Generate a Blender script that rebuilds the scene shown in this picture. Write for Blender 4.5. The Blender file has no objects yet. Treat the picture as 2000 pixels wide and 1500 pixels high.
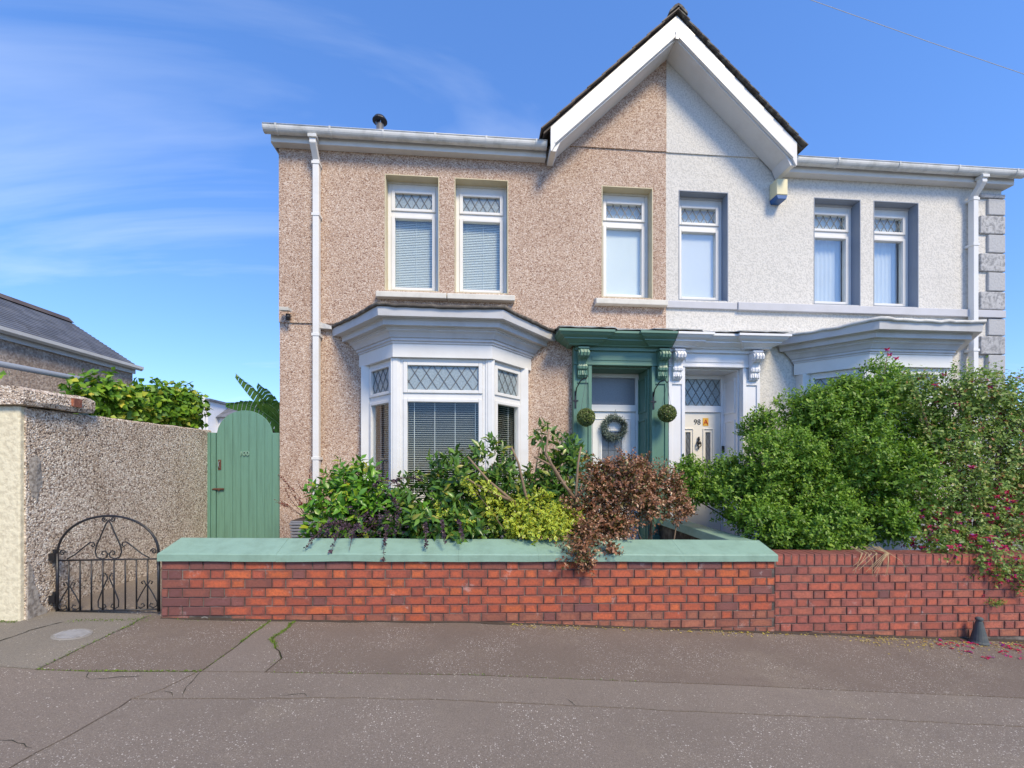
import bpy, bmesh, math, random
import numpy as np
from mathutils import Vector, Matrix, noise as mnoise
random.seed(7); RNG = np.random.default_rng(11)
SC = bpy.context.scene
COL = SC.collection

# ------------------------------------------------------------------ camera
YAW = math.atan(70/850)
cam = bpy.data.cameras.new('camera'); cam.sensor_width = 36; cam.lens = 36*850/2000
cam.shift_y = 155/2000; cam.clip_end = 2000; cam.clip_start = .05
co = bpy.data.objects.new('camera', cam); COL.objects.link(co)
co.location = (0, 0, 1.45); co.rotation_euler = (math.radians(90), 0, -YAW)
SC.camera = co

# ------------------------------------------------------------------ sky and sun
SUN_EL, SUN_AZ = math.radians(46), math.radians(28)      # azimuth to the right of straight behind the camera
to_sun = Vector((math.sin(SUN_AZ)*math.cos(SUN_EL), -math.cos(SUN_AZ)*math.cos(SUN_EL), math.sin(SUN_EL)))
world = bpy.data.worlds.new('World'); SC.world = world; world.use_nodes = True
wt = world.node_tree; wt.nodes.clear()
def wn(t, **k):
    n = wt.nodes.new(t)
    for a, b in k.items(): setattr(n, a, b)
    return n
sky = wn('ShaderNodeTexSky', sky_type='NISHITA', sun_disc=False, sun_elevation=SUN_EL,
         sun_rotation=math.atan2(to_sun.x, to_sun.y), altitude=0, air_density=1.12, dust_density=.1, ozone_density=3.0)
tc = wn('ShaderNodeTexCoord'); sep = wn('ShaderNodeSeparateXYZ'); wt.links.new(tc.outputs['Generated'], sep.inputs[0])
zz = wn('ShaderNodeMath', operation='MAXIMUM'); zz.inputs[1].default_value = 0; wt.links.new(sep.outputs[2], zz.inputs[0])
za = wn('ShaderNodeMath', operation='ADD'); za.inputs[1].default_value = .22; wt.links.new(zz.outputs[0], za.inputs[0])
dx = wn('ShaderNodeMath', operation='DIVIDE'); dy = wn('ShaderNodeMath', operation='DIVIDE')
wt.links.new(sep.outputs[0], dx.inputs[0]); wt.links.new(za.outputs[0], dx.inputs[1])
wt.links.new(sep.outputs[1], dy.inputs[0]); wt.links.new(za.outputs[0], dy.inputs[1])
cb = wn('ShaderNodeCombineXYZ'); wt.links.new(dx.outputs[0], cb.inputs[0]); wt.links.new(dy.outputs[0], cb.inputs[1])
mp = wn('ShaderNodeMapping'); mp.inputs['Rotation'].default_value = (0, 0, 1.9); mp.inputs['Scale'].default_value = (.5, 1.9, 1)
mp.inputs['Location'].default_value = (7.7, 3.3, 0)
wt.links.new(cb.outputs[0], mp.inputs[0])
cn = wn('ShaderNodeTexNoise'); cn.inputs['Scale'].default_value = 1.1; cn.inputs['Detail'].default_value = 7; cn.inputs['Roughness'].default_value = .52
cn.inputs['Distortion'].default_value = .5
wt.links.new(mp.outputs[0], cn.inputs['Vector'])
cr = wn('ShaderNodeValToRGB'); cr.color_ramp.elements[0].position = .575; cr.color_ramp.elements[1].position = .90
wt.links.new(cn.outputs['Fac'], cr.inputs[0])
cf = wn('ShaderNodeMath', operation='MULTIPLY'); cf.inputs[1].default_value = .55; wt.links.new(cr.outputs['Color'], cf.inputs[0])
hsv = wn('ShaderNodeHueSaturation'); hsv.inputs['Saturation'].default_value = 1.16; hsv.inputs['Value'].default_value = 1.0
wt.links.new(sky.outputs[0], hsv.inputs['Color'])
cm = wn('ShaderNodeMixRGB'); cm.inputs['Color2'].default_value = (5.0, 5.3, 5.6, 1)
wb = wn('ShaderNodeMixRGB', blend_type='MULTIPLY'); wb.inputs['Fac'].default_value = 1; wb.inputs['Color2'].default_value = (.78, 1.03, 1.54, 1)
gm_ = wn('ShaderNodeGamma'); gm_.inputs['Gamma'].default_value = .72; wt.links.new(hsv.outputs[0], gm_.inputs[0]); wt.links.new(gm_.outputs[0], wb.inputs['Color1'])
wt.links.new(cf.outputs[0], cm.inputs['Fac']); wt.links.new(wb.outputs[0], cm.inputs['Color1'])
bg = wn('ShaderNodeBackground'); bg.inputs['Strength'].default_value = .15
wt.links.new(cm.outputs[0], bg.inputs[0])
wo = wn('ShaderNodeOutputWorld'); wt.links.new(bg.outputs[0], wo.inputs[0])
sl = bpy.data.lights.new('sun', 'SUN'); sl.energy = 2.75; sl.angle = math.radians(17); sl.color = (1, .84, .58)
so = bpy.data.objects.new('sun', sl); COL.objects.link(so); so.location = (5, -8, 12)
so.rotation_euler = to_sun.to_track_quat('Z', 'Y').to_euler()
SC.view_settings.view_transform = 'Standard'; SC.view_settings.look = 'None'
SC.view_settings.exposure = 0.76; SC.view_settings.gamma = 1

# ------------------------------------------------------------------ helpers
XP, YH, YW = 2.735, 6.09, 3.98       # party line, house front, garden wall front
WPOS = {}
MIRROR = [False]
def link(o, parent=None, world=(0, 0, 0)):
    COL.objects.link(o)
    world = Vector(world)
    if parent is not None:
        o.parent = parent; o.location = world - WPOS[parent.name]
    else:
        o.location = world
    WPOS[o.name] = world
    return o
def tag(o, label=None, cat=None, group=None, kind=None):
    if label: o['label'] = label
    if cat: o['category'] = cat
    if group: o['group'] = group
    if kind: o['kind'] = kind
    return o
def thing(name, loc, label, cat, group=None):
    return tag(link(bpy.data.objects.new(name, None), None, loc), label, cat, group)
class MB:
    def __init__(s, T=None): s.v = []; s.f = []; s.T = T; s.sm = False
    def add(s, vs, fs):
        b = len(s.v); s.v += [tuple(p) for p in vs]; s.f += [tuple(b+i for i in f) for f in fs]; return s
    def box(s, x0, x1, y0, y1, z0, z1):
        return s.add([(x0,y0,z0),(x1,y0,z0),(x1,y1,z0),(x0,y1,z0),(x0,y0,z1),(x1,y0,z1),(x1,y1,z1),(x0,y1,z1)],
                     [(0,3,2,1),(4,5,6,7),(0,1,5,4),(1,2,6,5),(2,3,7,6),(3,0,4,7)])
    def prism(s, pts, axis, a0, a1):
        n = len(pts)
        def m(p, a):
            if axis == 'y': return (p[0], a, p[1])
            if axis == 'x': return (a, p[0], p[1])
            return (p[0], p[1], a)
        vs = [m(p, a0) for p in pts] + [m(p, a1) for p in pts]
        return s.add(vs, [tuple(range(n)), tuple(range(2*n-1, n-1, -1))] + [(i, (i+1) % n, n+(i+1) % n, n+i) for i in range(n)])
    def tube(s, path, r, n=8, r1=None, cap=True):
        path = [Vector(p) for p in path]; k = len(path)
        r1 = r if r1 is None else r1
        up = Vector((0.31, .2, .93)); vs = []; fs = []
        for i, p in enumerate(path):
            t = (path[min(i+1, k-1)]-path[max(i-1, 0)])
            t = t.normalized() if t.length > 1e-9 else Vector((0, 0, 1))
            a = t.cross(up)
            if a.length < .05: a = t.cross(Vector((1, 0, 0)))
            a.normalize(); b = a.cross(t); rr = r+(r1-r)*i/max(1, k-1); up = b
            for j in range(n):
                w = 2*math.pi*j/n; vs.append(p+(a*math.cos(w)+b*math.sin(w))*rr)
        for i in range(k-1):
            for j in range(n): fs.append((i*n+j, i*n+(j+1) % n, (i+1)*n+(j+1) % n, (i+1)*n+j))
        if cap: fs += [tuple(range(n-1, -1, -1)), tuple((k-1)*n+j for j in range(n))]
        return s.add(vs, fs)
    def lathe(s, prof, c, n=24):
        vs = []; fs = []
        for r, z in prof:
            for j in range(n):
                w = 2*math.pi*j/n; vs.append((c[0]+r*math.cos(w), c[1]+r*math.sin(w), c[2]+z))
        for i in range(len(prof)-1):
            for j in range(n): fs.append((i*n+j, i*n+(j+1) % n, (i+1)*n+(j+1) % n, (i+1)*n+j))
        fs += [tuple(range(n-1, -1, -1)), tuple((len(prof)-1)*n+j for j in range(n))]
        return s.add(vs, fs)
    def build(s, name, mat, parent=None, smooth=False, bevel=0, kind=None, label=None, origin=None):
        vs = s.v
        if s.T: vs = [s.T(p) for p in vs]
        fs = s.f
        if MIRROR[0]: vs = [(2*XP-p[0], p[1], p[2]) for p in vs]
        o0 = Vector(origin) if origin else Vector((0, 0, 0))
        if origin and MIRROR[0]: o0.x = 2*XP-o0.x
        me = bpy.data.meshes.new(name); me.from_pydata([(p[0]-o0.x, p[1]-o0.y, p[2]-o0.z) for p in vs], [], fs)
        bm = bmesh.new(); bm.from_mesh(me); bmesh.ops.recalc_face_normals(bm, faces=bm.faces); bm.to_mesh(me); bm.free()
        if smooth: me.polygons.foreach_set('use_smooth', [True]*len(me.polygons))
        me.materials.append(mat)
        o = bpy.data.objects.new(name, me); link(o, parent, o0)
        if bevel:
            b = o.modifiers.new('bevel', 'BEVEL'); b.width = bevel; b.segments = 2; b.limit_method = 'ANGLE'; b.angle_limit = math.radians(40)
        if kind: o['kind'] = kind
        if label: o['label'] = label
        return o

# ------------------------------------------------------------------ materials
class N:
    def __init__(s, name):
        s.m = bpy.data.materials.new(name); s.m.use_nodes = True; s.t = s.m.node_tree; s.t.nodes.clear()
        s.out = s.t.nodes.new('ShaderNodeOutputMaterial')
    def n(s, t, ins=None, **k):
        x = s.t.nodes.new(t)
        for a, b in k.items(): setattr(x, a, b)
        for a, b in (ins or {}).items(): s.set(x.inputs[a], b)
        return x
    def set(s, sock, v):
        if isinstance(v, bpy.types.NodeSocket): s.t.links.new(v, sock)
        elif isinstance(v, bpy.types.Node): s.t.links.new(v.outputs[0], sock)
        else: sock.default_value = v if not (isinstance(v, tuple) and len(v) == 3 and sock.type == 'RGBA') else (*v, 1)
    def coord(s, kind='Object', scale=None):
        c = s.n('ShaderNodeTexCoord').outputs[kind]
        if scale is None: return c
        return s.n('ShaderNodeMapping', {'Vector': c, 'Scale': scale}).outputs[0]
    def noise(s, vec, scale, detail=4, rough=.55, dist=0):
        return s.n('ShaderNodeTexNoise', {'Vector': vec, 'Scale': scale, 'Detail': detail, 'Roughness': rough, 'Distortion': dist}).outputs['Fac']
    def vor(s, vec, scale, out='Color', feature='F1'):
        return s.n('ShaderNodeTexVoronoi', {'Vector': vec, 'Scale': scale}, feature=feature).outputs[out]
    def ramp(s, fac, stops, interp='LINEAR'):
        r = s.n('ShaderNodeValToRGB', {'Fac': fac}); e = r.color_ramp; e.interpolation = interp
        while len(e.elements) < len(stops): e.elements.new(.5)
        for q, (p, c) in zip(e.elements, stops):
            q.position = p; q.color = (*c, 1) if isinstance(c, tuple) else (c, c, c, 1)
        return r.outputs['Color']
    def mix(s, fac, a, b, mode='MIX'):
        return s.n('ShaderNodeMixRGB', {'Fac': fac, 'Color1': a, 'Color2': b}, blend_type=mode).outputs[0]
    def math(s, op, a, b=0.0):
        return s.n('ShaderNodeMath', {0: a, 1: b}, operation=op).outputs[0]
    def bump(s, h, strength=.5, dist=.01):
        return s.n('ShaderNodeBump', {'Height': h, 'Strength': strength, 'Distance': dist}).outputs[0]
    def pbr(s, col, rough=.6, normal=None, **k):
        p = s.n('ShaderNodeBsdfPrincipled', {'Base Color': col, 'Roughness': rough})
        if normal is not None: s.set(p.inputs['Normal'], normal)
        for a, b in k.items(): s.set(p.inputs[a.replace('_', ' ')], b)
        s.t.links.new(p.outputs[0], s.out.inputs[0]); return s.m
def paint(name, c, rough=.45, dirt=.12, dirtc=(.25, .23, .19), bump=.15, scale=3, stretch=None):
    a = N(name); v = a.coord('Object', stretch); n1 = a.noise(v, scale, 6, .65); n2 = a.noise(v, 60, 3)
    f = a.math('MULTIPLY', a.ramp(n1, [(.45, 0.0), (.8, 1.0)]), dirt)
    return a.pbr(a.mix(f, c, dirtc), a.math('ADD', a.math('MULTIPLY', n1, .2), rough-.1), a.bump(n2, bump, .003))
M = {}
M['upvc'] = paint('white_upvc', (.74, .74, .725), .35, .16)
M['fascia'] = paint('white_fascia', (.70, .70, .69), .4, .32, (.38, .36, .32))
M['gutter'] = paint('weathered_white_gutter', (.66, .67, .66), .45, .75, (.27, .28, .25), .2, 5)
M['baytrim'] = paint('bay_trim_paint', (.56, .565, .58), .45, .4)
M['sill'] = paint('sill_stone', (.66, .64, .58), .75, .45, (.34, .31, .26), .4, 6)
M['cream_reveal'] = paint('cream_reveal', (.62, .55, .38), .7, .4, (.3, .26, .18))
M['grey_reveal'] = paint('grey_reveal', (.25, .29, .36), .7, .2, (.18, .2, .24))
M['grey_band'] = paint('grey_band', (.50, .51, .55), .7, .3, (.3, .3, .3))
M['green'] = paint('green_paint', (.115, .235, .175), .42, .25, (.06, .12, .09), .3, 5)
M['green_gate'] = paint('green_gate_paint', (.135, .28, .205), .55, .8, (.085, .175, .125), .8, 6, (3.5, 3.5, .25))
M['green_coping'] = paint('green_coping_paint', (.235, .37, .29), .5, .75, (.15, .235, .175), .6, 6)
M['white_paint'] = paint('white_woodwork', (.76, .77, .80), .45, .2, (.4, .4, .38))
M['cream_door'] = paint('cream_door', (.76, .73, .66), .4, .1)
M['white_door'] = paint('white_door', (.76, .77, .77), .4, .1)
M['lead'] = paint('lead_strip', (.10, .11, .12), .5, .2)
M['leadroof'] = paint('old_lead_felt', (.075, .065, .055), .8, .6, (.42, .37, .31), .9, 9)
M['whitefelt'] = paint('painted_felt', (.62, .62, .60), .8, .6, (.12, .11, .1), .8, 9)
M['blind'] = paint('blind_slats', (.80, .82, .78), .5, .0)
M['blind_bay'] = paint('blind_slats_white', (.78, .80, .78), .5, .0)
M['curtain'] = paint('white_blind_cloth', (.86, .87, .87), .8, .05)
M['bluecloth'] = paint('pale_blue_cloth', (.74, .78, .82), .8, .1)
M['dark'] = paint('dark_interior', (.03, .03, .035), .9, .2)
M['iron'] = paint('black_iron', (.012, .014, .018), .4, .3, (.06, .03, .02), .4, 20)
M['rust'] = paint('rusty_iron', (.12, .05, .03), .8, .6, (.03, .02, .02), .6, 30)
M['steel'] = paint('steel', (.45, .46, .48), .35, .3); M['steel'].node_tree.nodes['Principled BSDF'].inputs['Metallic'].default_value = .8
M['galv'] = paint('galvanised_pipe', (.26, .30, .36), .5, .3)
M['galvcover'] = paint('worn_zinc', (.36, .36, .36), .5, .7, (.16, .15, .14), .5, 14)
M['blackplastic'] = paint('black_plastic', (.015, .015, .018), .45, .1)
M['alarm'] = paint('cream_plastic', (.72, .66, .42), .5, .1)
M['blue'] = paint('blue_plastic', (.02, .10, .30), .4, .1)
M['cone'] = paint('weathered_dark_rubber', (.06, .075, .08), .75, .6, (.15, .15, .14), .5, 14)
M['concrete'] = paint('concrete', (.25, .235, .21), .9, .6, (.14, .13, .11), .8, 6)
M['soil'] = paint('soil', (.05, .035, .025), .95, .6, (.09, .07, .05), 1, 20)
M['timber'] = paint('dark_timber', (.10, .065, .045), .8, .5, (.05, .035, .03), .5, 8)
M['bark'] = paint('bark', (.24, .165, .105), .85, .5, (.12, .09, .06), .7, 25)
M['darkbark'] = paint('dark_twig', (.09, .05, .035), .85, .4, (.05, .03, .03), .6, 25)
M['wicker'] = paint('grey_wicker', (.20, .21, .24), .7, .3, (.1, .1, .12), .8, 60)
M['red_digit'] = paint('red_digit', (.45, .04, .01), .5, 0); M['yellow_plate'] = paint('yellow_plate', (.75, .42, .05), .5, 0)
M['black_digit'] = paint('black_digit', (.02, .02, .02), .5, 0)
M['cable'] = paint('pale_cable', (.55, .58, .65), .6, 0)

def pebble(name, cols, scale, bump=.7, stain=.35, stainc=(.2, .15, .12)):
    a = N(name); v = a.coord()
    vv = a.n('ShaderNodeMixRGB', {'Fac': .012, 'Color1': v, 'Color2': a.n('ShaderNodeTexNoise', {'Vector': v, 'Scale': 40}).outputs['Color']}).outputs[0]
    c = a.n('ShaderNodeSeparateColor', {'Color': a.vor(vv, scale)}).outputs[0]
    n = len(cols); col = a.ramp(c, [(sum(w for w, _ in cols[:i]), q) for i, (w, q) in enumerate(cols)], 'CONSTANT')
    st = a.math('MULTIPLY', a.ramp(a.noise(v, 1.1, 6, .65), [(.42, 0.), (.75, 1.)]), stain)
    sx = a.coord('Object', (3, 3, .5))
    st2 = a.math('MULTIPLY', a.ramp(a.noise(sx, 1.3, 5, .6), [(.5, 0.), (.8, 1.)]), stain*1.1)
    col = a.mix(st2, a.mix(st, col, stainc, 'MULTIPLY'), stainc, 'MULTIPLY')
    d = a.vor(vv, scale, 'Distance')
    return a.pbr(col, .85, a.bump(a.math('SUBTRACT', 1.0, d), bump, .012))
M['pebbleA'] = pebble('pink_pebbledash', [(.08, (.22, .125, .085)), (.20, (.37, .245, .18)), (.30, (.49, .355, .27)), (.24, (.57, .435, .34)), (.18, (.70, .585, .49))], 92, .55, .32, (.60, .50, .43))
M['pebbleW'] = pebble('grey_pebbledash', [(.14, (.18, .135, .105)), (.19, (.38, .295, .225)), (.27, (.54, .44, .345)), (.23, (.66, .56, .455)), (.17, (.84, .77, .67))], 84, .7, .55, (.55, .47, .39))
M['pebbleN'] = pebble('far_pebbledash', [(.3, (.40, .31, .25)), (.4, (.50, .40, .32)), (.3, (.62, .52, .43))], 30, .4, .5, (.5, .42, .33))
def roughcast(name, c, dark, scale=45):
    a = N(name); v = a.coord(); n1 = a.noise(v, scale, 3, .6); n2 = a.noise(v, 1.2, 5, .6)
    col = a.mix(a.ramp(n1, [(.38, 1.), (.56, 0.)]), c, dark)
    col = a.mix(a.math('MULTIPLY', a.ramp(n2, [(.45, 0.), (.8, 1.)]), .35), col, dark)
    return a.pbr(col, .85, a.bump(n1, .6, .012))
M['whitecast'] = roughcast('white_roughcast', (.67, .65, .61), (.52, .51, .48))
M['creamcast'] = roughcast('cream_render', (.72, .66, .48), (.58, .52, .37), 26)
M['vermic'] = roughcast('vermiculated_stone', (.46, .465, .475), (.25, .255, .265), 24)
M['smoothquoin'] = roughcast('smooth_quoin', (.44, .45, .465), (.39, .40, .42), 30)
M['patch'] = roughcast('cement_patch', (.42, .38, .33), (.22, .19, .16), 30)
def brickmat():
    a = N('brick'); g = a.coord('Generated'); oi = a.n('ShaderNodeObjectInfo')
    v = a.n('ShaderNodeVectorMath', {0: a.coord('Object'), 1: oi.outputs['Location']}, operation='ADD').outputs[0]
    s = a.n('ShaderNodeSeparateXYZ', {0: g})
    ex = a.math('ABSOLUTE', a.math('SUBTRACT', s.outputs[0], .5)); ez = a.math('ABSOLUTE', a.math('SUBTRACT', s.outputs[2], .5))
    e = a.math('MAXIMUM', a.math('ADD', ex, -.02), ez)
    e = a.math('ADD', e, a.math('MULTIPLY', a.math('SUBTRACT', a.noise(v, 16, 6, .7), .5), .70))
    edge = a.ramp(e, [(.24, 0.), (.44, 1.)])
    col = a.mix(a.math('MULTIPLY', edge, .62), oi.outputs['Color'], (.13, .052, .046))
    col = a.mix(a.math('MULTIPLY', a.ramp(a.noise(v, 50, 5, .7), [(.42, 0.), (.72, 1.)]), .6), col, (.13, .05, .036))
    wv = a.ramp(a.noise(v, 5, 6, .7), [(.60, 0.), (.72, 1.)])
    col = a.mix(a.math('MULTIPLY', wv, .42), col, (.6, .55, .52))
    return a.pbr(col, .75, a.bump(a.noise(v, 60, 5, .75), .8, .006))
M['brick'] = brickmat()
M['mortar'] = paint('dark_mortar', (.075, .062, .054), .95, .8, (.36, .32, .28), 1, 7)
def asphalt(name, c, chip, dens, chips=(.55, .51, .46)):
    a = N(name); v = a.coord(); n1 = a.noise(v, 1.3, 6, .6); n2 = a.noise(v, 160, 3, .7)
    col = a.mix(a.math('MULTIPLY', a.ramp(n1, [(.35, 0.), (.75, 1.)]), .5), c, tuple(q*.72 for q in c))
    col = a.mix(a.math('MULTIPLY', a.ramp(a.noise(v, 1.4, 6, .7), [(.54, 0.), (.70, 1.)]), .5), col, (.33, .28, .21))
    col = a.mix(a.math('MULTIPLY', a.ramp(a.noise(v, .45, 5, .62), [(.4, 0.), (.7, 1.)]), .4), col, tuple(q*.62 for q in c))
    col = a.mix(a.ramp(n2, [(.38, .75), (.62, 0.)]), col, tuple(q*.45 for q in c))
    for sc, dn in ((chip, dens), (chip*1.9, dens*1.1)):
        vc = a.n('ShaderNodeTexVoronoi', {'Vector': v, 'Scale': sc, 'Randomness': 1.0})
        r = a.n('ShaderNodeSeparateColor', {'Color': vc.outputs['Color']})
        on = a.math('LESS_THAN', r.outputs[0], dn)
        sz = a.math('LESS_THAN', vc.outputs['Distance'], a.math('MULTIPLY', r.outputs[1], .40))
        mot = a.ramp(a.noise(v, 2.2, 3), [(.38, .12), (.60, 1.)])
        col = a.mix(a.math('MULTIPLY', a.math('MULTIPLY', on, sz), mot), col, chips)
    dk = a.ramp(a.noise(v, 3.2, 6, .75), [(.60, 0.), (.70, 1.)])
    col = a.mix(a.math('MULTIPLY', dk, .35), col, tuple(q*.5 for q in c))
    return a.pbr(col, .85, a.bump(a.math('ADD', n2, a.math('MULTIPLY', n1, 6.0)), .7, .005))
M['asph_far'] = asphalt('brown_asphalt', (.215, .170, .134), 85, .34)
M['asph_mid'] = asphalt('grey_asphalt_strip', (.258, .214, .174), 95, .16)
M['asph_near'] = asphalt('grey_asphalt', (.250, .208, .170), 82, .30)
M['asph_left'] = asphalt('plain_grey_asphalt', (.254, .21, .172), 90, .14)
M['conc_pave'] = asphalt('concrete_pavement', (.27, .24, .195), 90, .06)
M['road'] = asphalt('road_asphalt', (.13, .125, .12), 60, .1)
M['crackbase'] = paint('crack_dirt', (.03, .03, .022), .95, .6, (.05, .07, .02), 1, 9)
M['groundcover'] = paint('rough_ground', (.20, .19, .12), .95, .7, (.15, .12, .08), 1, .6)
def slate(name, c, sx=4.0):
    a = N(name); v = a.coord(); r = a.vor(a.coord('Object', (sx, sx, sx*1.6)), 1.0)
    g = a.n('ShaderNodeSeparateColor', {'Color': r}).outputs[0]
    col = a.mix(g, tuple(q*.75 for q in c), tuple(q*1.25 for q in c))
    return a.pbr(a.mix(a.math('MULTIPLY', a.ramp(a.noise(v, 3, 6, .7), [(.5, 0.), (.8, 1.)]), .4), col, (.2, .19, .16)), .65, a.bump(a.noise(v, 40, 4), .4, .006))
M['slate'] = slate('blue_grey_slate', (.13, .14, .165)); M['tile'] = slate('brown_roof_tile', (.10, .075, .06))
M['tile_lichen'] = paint('lichen_tile', (.09, .075, .065), .9, 1.0, (.32, .32, .28), 1, 14)
def glass(name, tint=(1, 1, 1), rough=.0, r0=.07):
    a = N(name); lw = a.n('ShaderNodeLayerWeight', {'Blend': .5}).outputs['Facing']; fr = a.math('ADD', a.math('MULTIPLY', a.math('POWER', lw, 4.0), .80), r0)
    tr = a.n('ShaderNodeBsdfTransparent', {'Color': tint}); gl = a.n('ShaderNodeBsdfGlossy', {'Color': (1, 1, 1), 'Roughness': rough})
    mx = a.n('ShaderNodeMixShader', {0: fr, 1: tr, 2: gl}); a.t.links.new(mx.outputs[0], a.out.inputs[0]); return a.m
M['glass'] = glass('window_glass', (.92, .95, .95)); M['glass_sky'] = glass('reflecting_glass', (.93, .95, .95), 0, .12); M['glass_bay'] = glass('bay_glass', (.95, .97, .97), 0, .035)
def frosted(name, c, c2, sc):
    a = N(name); v = a.coord(); n = a.noise(v, sc, 3, .6)
    return a.pbr(a.mix(n, c, c2), .18, a.bump(n, .5, .006), Specular_IOR_Level=.8)
M['frost'] = frosted('frosted_glass', (.13, .17, .19), (.42, .50, .54), 45)
M['frostdark'] = frosted('dark_frosted_glass', (.10, .11, .13), (.20, .22, .25), 90)
def leafmat(name, stops, gloss=.4, trans=.25, edge=None):
    a = N(name); r = a.n('ShaderNodeAttribute', attribute_name='rnd').outputs['Fac']
    c = a.ramp(r, stops)
    if edge:
        e = a.n('ShaderNodeAttribute', attribute_name='edge').outputs['Fac']
        c = a.mix(a.ramp(e, [(.52, 0.), (.72, 1.)]), c, edge)
    p = a.n('ShaderNodeBsdfPrincipled', {'Base Color': c, 'Roughness': gloss})
    t = a.n('ShaderNodeBsdfTranslucent', {'Color': c})
    mx = a.n('ShaderNodeMixShader', {0: trans, 1: p, 2: t}); a.t.links.new(mx.outputs[0], a.out.inputs[0]); return a.m
def leafobj(name, stops, gloss=.35, trans=.22):
    a = N(name); c = a.ramp(a.n('ShaderNodeObjectInfo').outputs['Random'], stops)
    p = a.n('ShaderNodeBsdfPrincipled', {'Base Color': c, 'Roughness': gloss})
    t = a.n('ShaderNodeBsdfTranslucent', {'Color': c})
    mx = a.n('ShaderNodeMixShader', {0: trans, 1: p, 2: t}); a.t.links.new(mx.outputs[0], a.out.inputs[0]); return a.m
CAM_ST = [(0., (.07, .20, .02)), (.5, (.12, .30, .025)), (.85, (.20, .38, .03)), (1., (.45, .42, .04))]
LAU_ST = [(0., (.045, .115, .02)), (.5, (.09, .20, .03)), (.85, (.16, .30, .045)), (1., (.34, .32, .06))]
VIN_ST = [(0., (.08, .19, .015)), (.5, (.14, .30, .02)), (.85, (.24, .40, .03)), (1., (.55, .50, .05))]
M['l_cam'] = leafmat('camellia_leaf', CAM_ST, .35); M['o_cam'] = leafobj('camellia_leaf_single', CAM_ST)
M['l_lau'] = leafmat('laurel_leaf', LAU_ST, .3); M['o_lau'] = leafobj('laurel_leaf_single', LAU_ST, .3)
M['l_vin'] = leafmat('vine_leaf', VIN_ST, .5); M['o_vin'] = leafobj('vine_leaf_single', VIN_ST, .5)
M['l_hedge'] = leafmat('hedge_leaf', [(0., (.07, .16, .02)), (.45, (.13, .27, .028)), (.8, (.22, .39, .04)), (1., (.36, .52, .06))], .45, .38)
M['l_bronze'] = leafmat('bronze_leaf', [(0., (.10, .13, .03)), (.3, (.14, .10, .03)), (.5, (.22, .095, .05)), (.78, (.36, .17, .09)), (1., (.55, .36, .22))], .32, .2)
M['l_berb'] = leafmat('purple_leaf', [(0., (.035, .02, .03)), (.6, (.075, .04, .06)), (1., (.13, .08, .10))], .45, .15)
M['l_euon'] = leafmat('variegated_leaf', [(0., (.06, .17, .02)), (1., (.22, .38, .03))], .4, .2, (.58, .60, .06))
M['l_fuch'] = leafmat('fuchsia_leaf', [(0., (.08, .16, .025)), (.5, (.20, .33, .06)), (.85, (.34, .45, .11)), (1., (.36, .15, .06))], .45, .35)
M['petal'] = leafmat('fuchsia_petal', [(0., (.45, .01, .05)), (.7, (.60, .02, .12)), (1., (.25, .03, .35))], .5, .3)
M['l_red'] = leafmat('dry_red_leaf', [(0., (.12, .02, .015)), (1., (.28, .06, .04))], .6, .2)
M['l_ball'] = leafmat('topiary_leaf', [(0., (.05, .085, .02)), (.7, (.13, .19, .04)), (1., (.28, .30, .08))], .4, .1)
M['l_wreath'] = leafmat('wreath_leaf', [(0., (.09, .13, .11)), (1., (.24, .30, .26))], .6, .1)
M['moss'] = leafmat('moss', [(0., (.06, .12, .01)), (1., (.20, .30, .03))], .7, .2)
M['litter'] = leafmat('fallen_leaf', [(0., (.45, .36, .06)), (.6, (.60, .50, .12)), (.8, (.30, .13, .05)), (1., (.55, .48, .30))], .6, .2)
M['straw'] = paint('dry_straw', (.50, .38, .20), .8, .3)
M['banana'] = leafobj('banana_leaf', [(0., (.06, .18, .03)), (1., (.14, .28, .05))], .35, .35)

# ------------------------------------------------------------------ ground
PROF = [(-60, .32), (-5, .30), (-3, .155), (-2.7, .115), (-1.3, .05), (0, 0), (2.9, -.185), (5.5, -.36), (9, -.6), (60, -1.0)]
def gz(x, y=YW):
    for (a, b), (c, d) in zip(PROF, PROF[1:]):
        if x <= c: return b+(d-b)*(x-a)/(c-a)-.015*(YW-min(y, YW))
    return PROF[-1][1]
def sheet(name, poly, mat, dz=0, drop=.03, inset=0, step=.5, zf=None, kind='structure', parent=None):
    bm = bmesh.new(); vs = [bm.verts.new((x, y, 0)) for x, y in poly]; bm.faces.new(vs); bm.normal_update()
    if inset:
        r = bmesh.ops.inset_individual(bm, faces=bm.faces[:], thickness=inset, use_even_offset=True)
        bmesh.ops.delete(bm, geom=r['faces'], context='FACES')
    xs = [p[0] for p in poly]; ys = [p[1] for p in poly]
    x = math.ceil(min(xs)/step)*step
    while x < max(xs):
        bmesh.ops.bisect_plane(bm, geom=bm.verts[:]+bm.edges[:]+bm.faces[:], plane_co=(x, 0, 0), plane_no=(1, 0, 0)); x += step
    bmesh.ops.triangulate(bm, faces=bm.faces[:])
    if drop:
        be = [e for e in bm.edges if e.is_boundary]
        r = bmesh.ops.extrude_edge_only(bm, edges=be)
        low = {v for v in r['geom'] if isinstance(v, bmesh.types.BMVert)}
    else: low = set()
    for v in bm.verts:
        z = (zf or gz)(v.co.x, v.co.y)+dz
        v.co.z = z-(drop if v in low else 0)
    bmesh.ops.recalc_face_normals(bm, faces=bm.faces)
    me = bpy.data.meshes.new(name); bm.to_mesh(me); bm.free(); me.materials.append(mat)
    o = bpy.data.objects.new(name, me); link(o, parent)
    if kind: o['kind'] = kind
    return o
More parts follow.
